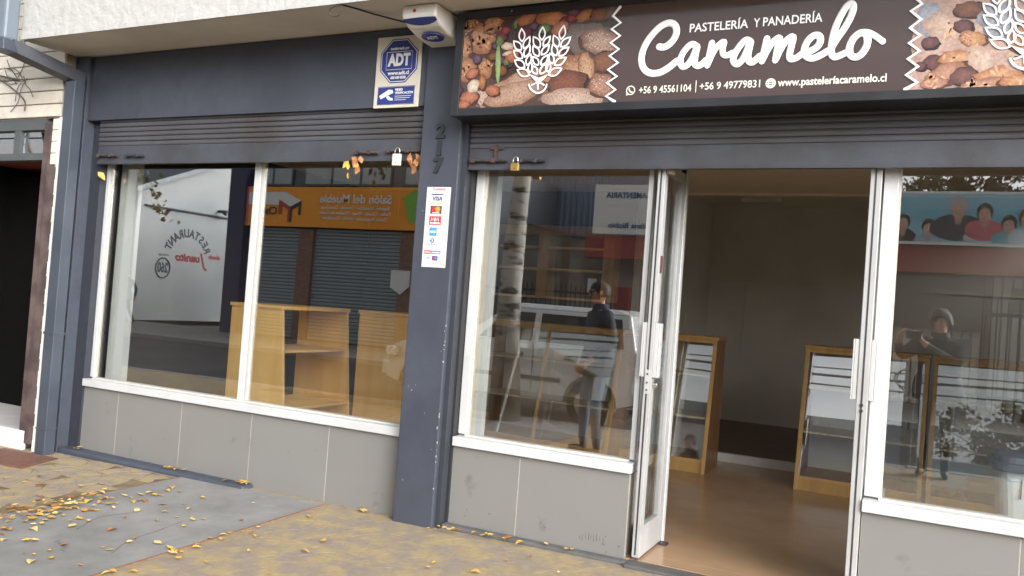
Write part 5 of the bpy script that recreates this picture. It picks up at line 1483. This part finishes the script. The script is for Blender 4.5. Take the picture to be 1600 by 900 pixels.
for i in range(1, 25):
    c = b0.copy()
    COL.objects.link(c)
    c.parent = fn
    c.location.x = 0.19 * i
for x in (1.95, 4.0, 5.9):
    fb('post', MATS['black_post'], fn, x, x + 0.07, 14.06, 14.13, FG, 2.1)
ps = thing('notice_board', 'white board with blue lettering above the red beam, left of the banner', 'sign', (-6, -15.5, 3.44))
fb('board', PWHT, ps, -7.68, -4.3, 15.6, 15.69, 3.46, 4.74)
PSY = 0.12 - 15.592
INKB = pm('board_blue', 44, 84, 128)
text('PARLAMENTARIA', 'lettering', INKB, ps, (-7.38 + 0.78, PSY, 4.46), 0.2, M=BACK, width=1.52, bold=0.006, depth=0.004)
text('Ciudadana Biobío', 'lettering', INKB, ps, (-7.28 + 0.78, PSY, 3.68), 0.2, M=BACK, width=1.52, bold=0.004, depth=0.004)
bn_ = thing('banner', 'long blue printed banner showing a family above the red beam', 'banner', (1.4, -15.5, 3.44))
fb('panel', PWHT, bn_, -1.4, 5.6, 15.6, 15.69, 3.44, 4.62)
BPR = mat('banner_print', (1, 1, 1), 0.35, 0.1, 8, attr=True)
mb = MB()
g = random.Random(21)
yb = 0.12 - 15.597
mb.add([(-1.36, yb, 3.5), (5.56, yb, 3.5), (5.56, yb, 4.0), (-1.36, yb, 4.0), (-1.36, yb, 4.57), (5.56, yb, 4.57)], [(0, 1, 2, 3), (3, 2, 5, 4)],
       [lin(150, 200, 206)] * 2 + [lin(96, 170, 190)] * 2 + [lin(136, 186, 204)] * 2)
def bl_(cx, cz, rx, rz, c, k=[0], rough=0.06):
    k[0] += 1
    blob(mb, cx, cz, rx, rz, 0, yb + 0.0004 + 0.0002 * k[0], lin(*c), tuple(v * 0.8 for v in lin(*c)), g, 16, rough)
    for i in range(len(mb.v) - 33, len(mb.v)):
        x, y, z = mb.v[i]
        mb.v[i] = (x, y, max(z, 3.5))
SKN, HAIR = (206, 164, 146), (46, 36, 38)
def bust(cx, cz, s, coat, hair, wide=1.5, hat=False):
    bl_(cx, cz - 0.46 * s, 0.34 * s * wide, 0.3 * s, coat)
    bl_(cx, cz - 0.3 * s, 0.08 * s, 0.1 * s, tuple(int(v * 0.85) for v in SKN))
    bl_(cx, cz + 0.05 * s, 0.2 * s, 0.24 * s, hair)
    bl_(cx, cz - 0.04 * s, 0.145 * s, 0.2 * s, SKN)
    for sx_ in (-1, 1):
        bl_(cx + sx_ * 0.055 * s, cz + 0.0 * s, 0.025 * s, 0.014 * s, (60, 40, 40))
    bl_(cx, cz - 0.13 * s, 0.05 * s, 0.016 * s, (150, 80, 80))
bust(-0.35, 3.9, 0.72, (48, 42, 58), HAIR, 1.2)
bust(0.16, 3.8, 0.72, (150, 176, 196), HAIR, 1.2)
bust(0.72, 4.26, 0.95, (40, 44, 74), (176, 178, 182), 1.75)
bl_(0.95, 3.62, 0.13, 0.1, (206, 206, 200))
bust(1.22, 4.14, 0.8, (206, 98, 112), (58, 44, 44), 1.35)
bust(1.68, 3.9, 0.74, (86, 168, 178), HAIR, 1.3)
bust(2.02, 4.02, 0.9, (180, 200, 206), (84, 66, 58), 1.2)
bust(2.75, 3.9, 0.8, (70, 80, 120), HAIR, 1.3)
bust(3.5, 4.1, 0.9, (190, 120, 110), (70, 52, 46), 1.3)
bust(4.3, 3.9, 0.8, (90, 150, 120), HAIR, 1.3)
bust(5.0, 4.05, 0.85, (60, 60, 84), HAIR, 1.0)
mb.v = [(min(max(x, -1.36), 5.56), y, z) for x, y, z in mb.v]
mb.build('family_print', BPR, bn_)

# overhead cables along the street
CBL = mat('overhead_cable', (0.015, 0.015, 0.016), 0.6)
for i, (y, z, r_) in enumerate(((-8.6, 4.75, 0.018), (-8.8, 5.05, 0.03), (-8.9, 5.25, 0.016), (-9.1, 5.6, 0.03), (-9.2, 5.85, 0.018), (-8.75, 6.25, 0.022))):
    g = random.Random(i)
    p = [(-46 + 4 * k, y + 0.05 * math.sin(k * 1.3 + i), z + 0.9 * ((k - 11.5) / 11.5) ** 2 - 0.3 + 0.04 * math.sin(k * 2.1 + i)) for k in range(24)]
    o = MB().tube(smooth_path(p, 3), r_, 6).build('overhead_cable', CBL)
    tag(o, 'black overhead cable sagging along the street, %s of the bundle' % ('lowest', 'second from the bottom', 'third from the bottom', 'third from the top', 'second from the top', 'topmost')[i], 'cable', 'overhead cables')
for i, x in enumerate((-46, 46)):
    t = thing('utility_pole', 'grey concrete utility pole carrying the cables at the %s end of the street' % ('left', 'right')[i], 'pole', (x, -9.0, -0.2), 'utility poles')
    MB().tube([(x, -9.0, -0.25), (x, -9.0, 8.5)], [0.17, 0.11], 12).build('post', CONC, t)
    for z in (5.3, 6.6):
        bx('cross_arm', STEEL_DK, t, x - 0.05, x + 0.05, -9.5, -8.4, z, z + 0.09)
lp = MB()
for q in range(3):
    lp.tube([(-0.9 + (0.22 + 0.03 * q) * math.cos(k * math.pi / 8), -8.78 + 0.03 * q, 4.78 + (0.26 - 0.03 * q) * math.sin(k * math.pi / 8)) for k in range(17)], 0.014, 5)
tag(lp.build('cable_coil', CBL), 'coil of spare black cable hung on the overhead bundle', 'cable')

# ---------------------------------------------------------------- people (seen mirrored in the glass)
SKIN = mat('skin', lin(196, 148, 124), 0.55, 0.06, 12)
HAIRM = mat('dark_hair', (0.02, 0.015, 0.012), 0.6, 0.2, 40)
def hand(bones, wrist, d, palm_n, tag_, curl=0.5, side=1):
    """palm and five fingers grown from the wrist along d; palm_n points out of the palm; side picks the thumb's edge"""
    d = Vector(d).normalized()
    n = Vector(palm_n)
    n = (n - d * n.dot(d)).normalized()
    s = d.cross(n).normalized() * side
    w = Vector(wrist)
    pm_ = w + d * 0.075
    k0 = bones['add'](pm_, 0.026, tag_, bones['last'])
    for i, (off, ln) in enumerate(((0.030, 0.068), (0.010, 0.078), (-0.010, 0.073), (-0.029, 0.056))):
        b = pm_ + s * off + d * 0.018
        j = bones['add'](b, 0.0105, tag_, k0)
        q, dd = b, d
        for m_ in range(3):
            dd = (dd * math.cos(curl * (0.5 + 0.35 * m_)) + n * math.sin(curl * (0.5 + 0.35 * m_))).normalized()
            q = q + dd * ln / 2.6
            j = bones['add'](q, 0.0092 - 0.0008 * m_, tag_, j)
    tb = w + d * 0.028 + s * 0.026
    j = bones['add'](tb, 0.013, tag_, bones['last'])
    q = tb + (s * 0.7 + d * 0.6 + n * 0.3).normalized() * 0.038
    j = bones['add'](q, 0.011, tag_, j)
    bones['add'](q + (s * 0.2 + d * 0.9 + n * 0.4).normalized() * 0.032, 0.0095, tag_, j)

def person(label, loc, rotz, P, coat, trousers, shoes=None, glasses=False, look=0.0, cap=None, group=None, bulk=1.0, size=1.0, mane=1.0):
    """P: joints in the person's own frame, facing +y"""
    t = thing('person', label, 'person', (0, 0, 0), group)
    shoes = shoes or mat('dark_shoes', (0.03, 0.028, 0.026), 0.5)
    V, Rd, Tg, E_ = [], [], [], []
    def add(p, r, tg, par=None):
        V.append(Vector(p))
        Rd.append(r if isinstance(r, tuple) else (r, r))
        Tg.append(tg)
        if par is not None: E_.append((par, len(V) - 1))
        return len(V) - 1
    pel = add(P['pelvis'], (0.155, 0.115), 'l')
    wa = add(P['waist'], (0.15 * bulk, 0.11 * bulk), 'c', pel)
    ch = add(P['chest'], (0.165 * bulk, 0.12 * bulk), 'c', wa)
    nk0 = add(P['collar'], (0.088, 0.08), 'c', ch)
    nk = add(P['neck'], 0.062, 's', nk0)
    h0 = add(P['chin'], (0.062, 0.075), 's', nk)
    h1 = add(P['head'], (0.076, 0.094), 's', h0)
    h2 = add(P['crown'], (0.062, 0.078), 's', h1)
    for sd, sg in (('r', 1), ('l', -1)):
        sh = add(P['sh_' + sd], 0.068 * bulk, 'c', ch)
        ua = add((Vector(P['sh_' + sd]) + Vector(P['el_' + sd])) / 2, 0.058 * bulk, 'c', sh)
        el = add(P['el_' + sd], 0.05 * bulk, 'c', ua)
        wr0 = add(Vector(P['el_' + sd]).lerp(Vector(P['wr_' + sd]), 0.88), 0.04, 'c', el)
        wr = add(P['wr_' + sd], 0.027, 's', wr0)
        bd = {'add': add, 'last': wr}
        hand(bd, P['wr_' + sd], P.get('hd_' + sd, Vector(P['wr_' + sd]) - Vector(P['el_' + sd])), P.get('pn_' + sd, (-sg, 0, 0)), 's', P.get('curl', 0.5), P.get('ts_' + sd, sg))
        hp = add(P['hip_' + sd], 0.098, 'l', pel)
        th = add(Vector(P['hip_' + sd]).lerp(Vector(P['kn_' + sd]), 0.5), 0.084, 'l', hp)
        kn = add(P['kn_' + sd], 0.062, 'l', th)
        cf = add(Vector(P['kn_' + sd]).lerp(Vector(P['an_' + sd]), 0.4), 0.06, 'l', kn)
        an = add(P['an_' + sd], 0.046, 'l', cf)
        hl = add(Vector(P['an_' + sd]) + Vector((0, -0.02, -0.055)), 0.045, 'f', an)
        add(P['toe_' + sd], (0.044, 0.034), 'f', hl)
    me = bpy.data.meshes.new('body')
    me.from_pydata([tuple(v) for v in V], E_, [])
    o = bpy.data.objects.new('body', me)
    COL.objects.link(o)
    md = o.modifiers.new('skin', 'SKIN')
    md.use_smooth_shade = True
    if not me.skin_vertices: 
        bmx = bmesh.new()
        bmx.from_mesh(me)
        bmx.verts.layers.skin.verify()
        bmx.to_mesh(me)
        bmx.free()
    for i, r in enumerate(Rd):
        me.skin_vertices[0].data[i].radius = r
        me.skin_vertices[0].data[i].use_root = (i == 0)
    sb = o.modifiers.new('sub', 'SUBSURF')
    sb.levels = 1
    sb.render_levels = 1
    bpy.context.view_layer.update()
    m2 = bpy.data.meshes.new_from_object(o.evaluated_get(bpy.context.evaluated_depsgraph_get()))
    bpy.data.objects.remove(o)
    m2.materials.clear()
    ms = {'c': 0, 'l': 1, 's': 2, 'f': 3}
    for m_ in (coat, trousers, SKIN, shoes): m2.materials.append(m_)
    segs = [(V[a], V[b], Tg[b]) for a, b in E_]
    for p in m2.polygons:
        c = p.center
        best, bt = 9, 'c'
        for a, b, tg in segs:
            ab = b - a
            k = max(0, min(1, (c - a).dot(ab) / max(1e-9, ab.length_squared)))
            dd = (c - a - ab * k).length
            if dd < best: best, bt = dd, tg
        p.material_index = ms[bt]
        p.use_smooth = True
    body = bpy.data.objects.new('body', m2)
    COL.objects.link(body)
    body.parent = t
    # hem of the jacket over the hips
    hb = MB()
    rings = []
    for z, a, b in ((0.80, 0.175, 0.135), (0.81, 0.192, 0.15), (0.92, 0.198, 0.152), (1.04, 0.185, 0.14), (1.13, 0.15, 0.11)):
        a, b = a * (0.5 + 0.5 * bulk), b * (0.5 + 0.5 * bulk)
        rings.append(([(P['pelvis'][0] + a * math.cos(2 * math.pi * k / 20), P['pelvis'][1] + b * math.sin(2 * math.pi * k / 20)) for k in range(20)], z))
    hb = loft(rings)
    hb.build('jacket_hem', coat, t, smooth=True)
    nb_ = loft([([(P['collar'][0] + a * math.cos(2 * math.pi * k / 16), P['collar'][1] + 0.005 + a * 0.95 * math.sin(2 * math.pi * k / 16)) for k in range(16)], z) for z, a in ((1.45, 0.1), (1.49, 0.088), (1.535, 0.083), (1.537, 0.066), (1.5, 0.06))])
    nb_.build('collar', coat, t, smooth=True)
    jit = random.Random(7)
    # hair and face, turned with the head
    H = Vector(P['head'])
    def turned(mb):
        ca, sa = math.cos(look), math.sin(look)
        mb.v = [(H.x + (x - H.x) * ca - (y - H.y) * sa, H.y + (x - H.x) * sa + (y - H.y) * ca, z) for x, y, z in mb.v]
        return mb
    mb = MB()
    nu, nv = 14, 8
    vs, fs = [], []
    for j in range(nv + 1):
        ph = math.pi * 0.62 * j / nv
        for i in range(nu):
            a = 2 * math.pi * i / nu
            fr = max(0.0, math.sin(a))
            pp = ph * (1 - 0.45 * fr)
            q = jit.uniform(0.95, 1.09) if j else 1.0
            q *= mane
            vs.append((H.x + 0.088 * q * math.sin(pp) * math.cos(a), H.y - 0.008 + 0.108 * q * math.sin(pp) * math.sin(a), H.z + 0.012 + 0.112 * q * math.cos(pp)))
    for j in range(nv):
        for i in range(nu):
            fs.append((j * nu + i, (j + 1) * nu + i, (j + 1) * nu + (i + 1) % nu, j * nu + (i + 1) % nu))
    hr = turned(mb.add(vs, fs)).build('hair', cap or HAIRM, t, smooth=True)
    so_ = hr.modifiers.new('solid', 'SOLIDIFY')
    so_.thickness = 0.012
    so_.offset = -1
    turned(MB().hexa([(H.x - 0.016, H.y + 0.085, H.z - 0.035), (H.x + 0.016, H.y + 0.085, H.z - 0.035), (H.x + 0.014, H.y + 0.112, H.z - 0.034), (H.x - 0.014, H.y + 0.112, H.z - 0.034)],
                     [(H.x - 0.008, H.y + 0.085, H.z + 0.018), (H.x + 0.008, H.y + 0.085, H.z + 0.018), (H.x + 0.006, H.y + 0.094, H.z + 0.016), (H.x - 0.006, H.y + 0.094, H.z + 0.016)])).build('nose', SKIN, t, 0.004)
    turned(MB().box(H.x - 0.025, H.x + 0.025, H.y + 0.08, H.y + 0.091, H.z - 0.064, H.z - 0.054)).build('mouth', mat('lips', lin(150, 92, 84), 0.5), t, 0.003)
    for sx in (-1, 1):
        turned(MB().ball((H.x + sx * 0.033, H.y + 0.083, H.z + 0.012), 0.012, 8, 6)).build('eye', mat('eye_dark', (0.05, 0.04, 0.035), 0.2), t)
        turned(MB().ball((H.x + sx * 0.08, H.y - 0.004, H.z - 0.002), 0.028, 8, 6, (0.4, 0.8, 1.1))).build('ear', SKIN, t, smooth=True)
    if glasses:
        gm = mat('dark_glasses', (0.015, 0.015, 0.018), 0.15)
        g_ = MB()
        for sx in (-1, 1):
            g_.box(H.x + sx * 0.034 - 0.026, H.x + sx * 0.034 + 0.026, H.y + 0.098, H.y + 0.102, H.z - 0.006, H.z + 0.03)
            g_.box(H.x + sx * 0.078, H.x + sx * 0.082, H.y - 0.005, H.y + 0.1, H.z + 0.016, H.z + 0.024)
        g_.box(H.x - 0.007, H.x + 0.007, H.y + 0.099, H.y + 0.102, H.z + 0.014, H.z + 0.022)
        turned(g_).build('glasses', gm, t)
    t.location = loc
    t.rotation_euler = (0, 0, rotz)
    t.scale = (size, size, size)
    return t
def standing(**k):
    P = dict(pelvis=(0, 0, 0.96), waist=(0, 0.01, 1.12), chest=(0, 0, 1.32), collar=(0, -0.01, 1.475), neck=(0, 0.0, 1.515), chin=(0, 0.03, 1.56), head=(0, 0.022, 1.64), crown=(0, 0.005, 1.70),
             sh_r=(0.185, -0.005, 1.42), sh_l=(-0.185, -0.005, 1.42), el_r=(0.25, -0.03, 1.14), el_l=(-0.25, -0.03, 1.14), wr_r=(0.25, 0.06, 0.9), wr_l=(-0.25, 0.06, 0.9),
             hip_r=(0.092, 0, 0.92), hip_l=(-0.092, 0, 0.92), kn_r=(0.105, 0.025, 0.5), kn_l=(-0.105, 0.025, 0.5), an_r=(0.11, -0.01, 0.1), an_l=(-0.11, -0.01, 0.1),
             toe_r=(0.13, 0.15, 0.036), toe_l=(-0.13, 0.15, 0.036))
    P.update(k)
    return P
JACKET = mat('dark_jacket', (0.022, 0.025, 0.032), 0.75, 0.2, 20, 0.4, 60)
NAVYJ = mat('navy_jacket', (0.018, 0.024, 0.045), 0.7, 0.2, 20, 0.4, 60)
JEANS = mat('blue_jeans', (0.07, 0.11, 0.19), 0.8, 0.2, 14, 0.3, 80)
DKTR = mat('dark_trousers', (0.03, 0.03, 0.035), 0.8)
# photographer: both hands hold the phone just behind the lens
PZ = G(0.2, -5.2) - 0.0
person('person in a dark bulky jacket photographing the shop with a phone', (0.26, -5.14, PZ), R(6),
       standing(sh_r=(0.2, 0.0, 1.40), sh_l=(-0.2, 0.0, 1.40), el_r=(0.17, 0.2, 1.2), el_l=(-0.36, 0.12, 1.25), wr_r=(-0.14, 0.30, 1.41), wr_l=(-0.385, 0.26, 1.43),
                hd_r=(-0.4, 0.15, 0.9), hd_l=(0.35, 0.5, 0.8), pn_r=(-1, 0.1, 0), pn_l=(1, 0.1, 0), ts_r=1, ts_l=-1, curl=0.55), JACKET, DKTR, look=R(10), bulk=1.5, mane=1.22)
ph = thing('phone', 'black phone held up by the person photographing the shop', 'phone', (0, -4.79, 1.41))
bx('case', mat('phone_black', (0.02, 0.02, 0.022), 0.3), ph, -0.075, 0.075, -4.79, -4.781, 1.405, 1.485, bevel=0.002)
MB().tube([(0, -4.7805, 1.45), (0, -4.778, 1.45)], 0.012, 12).build('lens', STEEL_DK, ph)
person('person in navy jacket, jeans and glasses standing in front of the white car', (-2.98, -3.42, G(-3, -3.4)), R(48),
       standing(wr_r=(0.22, 0.16, 0.96), el_r=(0.25, -0.06, 1.15), kn_l=(-0.105, 0.06, 0.5), an_l=(-0.11, 0.05, 0.1), toe_l=(-0.13, 0.21, 0.036)), NAVYJ, JEANS, glasses=True, look=R(14), bulk=1.12, size=1.03)
person('person in a blue jacket with a red collar walking past the white restaurant wall', (-23.05, -14.0, -0.1), R(90),
       standing(el_r=(0.24, 0.1, 1.16), wr_r=(0.22, 0.28, 1.0), el_l=(-0.24, -0.15, 1.16), wr_l=(-0.23, -0.12, 0.9), kn_r=(0.1, 0.18, 0.52), an_r=(0.1, 0.22, 0.12), toe_r=(0.11, 0.38, 0.06), kn_l=(-0.1, -0.06, 0.5), an_l=(-0.1, -0.28, 0.13), toe_l=(-0.11, -0.14, 0.04)),
       mat('blue_jacket', (0.03, 0.05, 0.12), 0.7), NAVYJ, cap=mat('red_hood', (0.35, 0.05, 0.04), 0.7))

# ---------------------------------------------------------------- fallen leaves
LY = mat('yellow_leaf', lin(204, 166, 80), 0.6, 0.12, 30, col2=lin(184, 138, 62), big=20, rnd=0.18)
LP = mat('pale_yellow_leaf', lin(206, 184, 122), 0.6, 0.12, 30, rnd=0.12)
LB = mat('brown_leaf', lin(168, 114, 68), 0.65, 0.2, 30, col2=lin(130, 88, 58), big=20, rnd=0.15)
def leaf_mesh(name, m, L, W, curl, bend, seed):
    g = random.Random(seed)
    vs, fs = [], []
    prof = [0.03, 0.62, 1.0, 0.86, 0.45, 0.02]
    for i, w in enumerate(prof):
        t = i / 5
        x = (t - 0.5) * L
        zc = bend * (t - 0.5) ** 2 * L + 0.003
        for s in (-1, 0, 1):
            vs.append((x, s * w * W / 2 * g.uniform(0.85, 1.1), zc + abs(s) * w * curl * W))
    for i in range(5):
        for s in range(2):
            a = i * 3 + s
            fs.append((a, a + 3, a + 4, a + 1))
    me = bpy.data.meshes.new(name)
    me.from_pydata(vs, [], fs)
    me.materials.append(m)
    for p in me.polygons: p.use_smooth = True
    return me
LM = {}
for nm, m in (('yellow', LY), ('pale', LP), ('brown', LB)):
    LM[nm] = [leaf_mesh(nm + '_leaf', m, L, L * w, c, b, k) for k, (L, w, c, b) in enumerate(((0.066, 0.62, 0.12, 0.3), (0.055, 0.72, 0.06, 0.5), (0.075, 0.56, 0.2, -0.25), (0.05, 0.64, 0.35, 0.8)))]
g = random.Random(44)
SHAPE = ('broad', 'rounded', 'long narrow', 'small curled')
def place_words(x, y, where):
    if where == 'heap':
        return 'in the drift at the slab edge, ' + ('wall side' if y > -1.1 else 'street side' if y < -1.45 else 'in its thick middle')
    if where == 'slab':
        if x > -3.62: return 'along the right joint of the concrete slab'
        a = 'near the wall end' if y > -0.85 else 'near the middle' if y > -1.5 else 'near the street end'
        return 'on the concrete slab, %s, %s' % (a, 'left half' if x < -4.25 else 'right half')
    if where == 'ochre':
        if x < -4.9: return 'on the ochre paving left of the concrete slab'
        return 'on the ochre paving ' + ('beside the slab' if x < -2.9 else 'in front of the pillar' if x < -2.3 else 'towards the doors') + (', by the wall' if y > -0.7 else '')
    if x < -5.6: return 'on the blue plinth beside the downpipe'
    if x < -4.7: return 'on the blue plinth below the second tile'
    if x < -4.1: return 'at the right end of the blue plinth'
    if x < -3.02: return 'at the wall foot left of the pillar'
    if x < -2.66: return 'at the foot of the blue pillar'
    return 'on the dark plinth right of the pillar' if x < -2.1 else 'on the dark plinth near the doors'
GROUPS = {'slab': 'leaves scattered on the concrete slab', 'heap': 'leaves drifted at the slab edge', 'ochre': 'leaves scattered on the ochre paving', 'wall': 'leaves along the foot of the tiled wall'}
def drop(x, y, where, z=None, col=None):
    col = col or g.choices(('yellow', 'pale', 'brown'), ((5, 3, 2) if where != 'heap' else (7, 2, 2)))[0]
    kind_ = g.randrange(4)
    o = bpy.data.objects.new('fallen_leaf', LM[col][kind_])
    COL.objects.link(o)
    s = g.uniform(0.5, 1.1)
    o.scale = (s, s, s)
    o.location = (x, y, (G(x, y) + 0.004 if z is None else z) + g.uniform(0, 0.003))
    o.rotation_euler = (g.gauss(0, 0.1), g.gauss(0, 0.1), g.uniform(0, 6.28))
    c = {'yellow': 'golden yellow', 'pale': 'pale yellow', 'brown': 'orange brown'}[col]
    tag(o, '%s %s leaf %s' % (SHAPE[kind_], c.replace('golden ', '').replace('orange ', ''), place_words(x, y, where)), 'leaf', GROUPS[where])
    return o
for i in range(105):                                   # the drift
    x, y = g.gauss(-4.76, 0.13), g.gauss(-1.28, 0.24)
    drop(x, y, 'heap', z=G(x, y) + 0.006 + 0.028 * g.random() * math.exp(-((x + 4.8) / 0.14) ** 2))
for i in range(135):
    x, y = g.uniform(-4.88, -3.65), -0.3 - 1.9 * g.random() ** 0.75
    if g.random() < (x + 3.4) / -1.6 + 0.05 - 0.25 * (y > -0.7):
        drop(x, y, 'slab')
for i in range(26):
    x, y = g.uniform(-5.9, -4.95), g.uniform(-1.6, -0.5)
    if g.random() < 0.3 + (-0.6 - y) * 0.8: drop(x, y, 'ochre')
for i in range(30):
    x, y = g.uniform(-3.5, -1.5), g.uniform(-1.9, -0.25)
    drop(x, y, 'ochre')
for i in range(16):                                    # along the right joint of the slab
    y = g.uniform(-2.0, -0.7)
    drop(-3.56 + g.gauss(0.01, 0.025), y, 'slab', col=g.choice(('yellow', 'yellow', 'pale')))
for x0, n_, sp, y0 in ((-5.08, 8, 0.06, -0.06), (-4.36, 6, 0.04, -0.05), (-6.15, 4, 0.03, -0.05), (-3.3, 7, 0.16, -0.04), (-2.6, 8, 0.06, -0.14), (-2.35, 8, 0.1, -0.12), (-1.9, 5, 0.22, -0.1), (-4.6, 3, 0.15, -0.06)):
    for i in range(n_):
        x = x0 + g.gauss(0, sp)
        x = min(max(x, -6.2), -1.5)
        zz = 0.002 if x < -4.3 else None
        y = y0 + g.uniform(-0.035, 0.03)
        if -3.02 < x < -2.68: y = -0.15 - 0.04 * g.random()
        if x > -2.66: zz = 0.018
        drop(x, y, 'wall', z=zz)
# the rest, off the picture and mirrored only
mb = MB()
for i in range(900):
    x, y = g.uniform(-16, 6), g.uniform(-5.5, -0.6)
    v = in_view(x, y)
    if v and 0 < v[0] < 1600 and v[1] < 905: continue
    a, s = g.uniform(0, 6.28), g.uniform(0.022, 0.036)
    z = G(x, y) + 0.006
    dx, dy = s * math.cos(a), s * math.sin(a)
    mb.add([(x - dx, y - dy, z), (x + dy * 0.5, y - dx * 0.5, z + 0.008), (x + dx, y + dy, z + 0.004), (x - dy * 0.5, y + dx * 0.5, z + 0.006)], [(0, 1, 2, 3)])
tag(mb.build('leaf_litter', LY), kind='stuff')
# leaves hanging in the lower edge of the shutters
def hang(x, z, col, s=1.0, y=-0.078):
    o = bpy.data.objects.new('dry_leaf', g.choice(LM[col]))
    COL.objects.link(o)
    o.scale = (s, s, s)
    o.location = (x, y + g.uniform(-0.012, 0.004), z)
    o.rotation_euler = (R(70) + g.gauss(0, 0.3), R(60) + g.gauss(0, 0.6), g.gauss(0, 0.5))
    return o
for (x, z), w in zip(((-3.555, 2.375), (-3.545, 2.345), (-3.53, 2.33), (-3.52, 2.30), (-3.50, 2.37), (-3.63, 2.34), (-3.6, 2.325), (-3.24, 2.36), (-3.11, 2.385), (-3.09, 2.35), (-3.07, 2.33), (-3.06, 2.30), (-3.04, 2.375), (-3.045, 2.345), (-3.10, 2.365), (-3.59, 2.26)), range(16)):
    o = hang(x, z, g.choice(('brown', 'yellow', 'brown')), 1.0)
    left = x < -3.3
    if z < 2.28:
        tag(o, 'single pale dry leaf hanging in front of the left window', 'leaf')
    else:
        tag(o, 'dry leaf caught under the left shutter %s' % ('in the clump below the middle bolt' if left else 'in the clump beside the white padlock'), 'leaf', 'dry leaves under the left shutter, ' + ('middle clump' if left else 'padlock clump'))
o = hang(-6.17, 2.27, 'yellow', 1.25, -0.04)
tag(o, 'golden dry leaf stuck to the blue frame at the top left of the window', 'leaf')
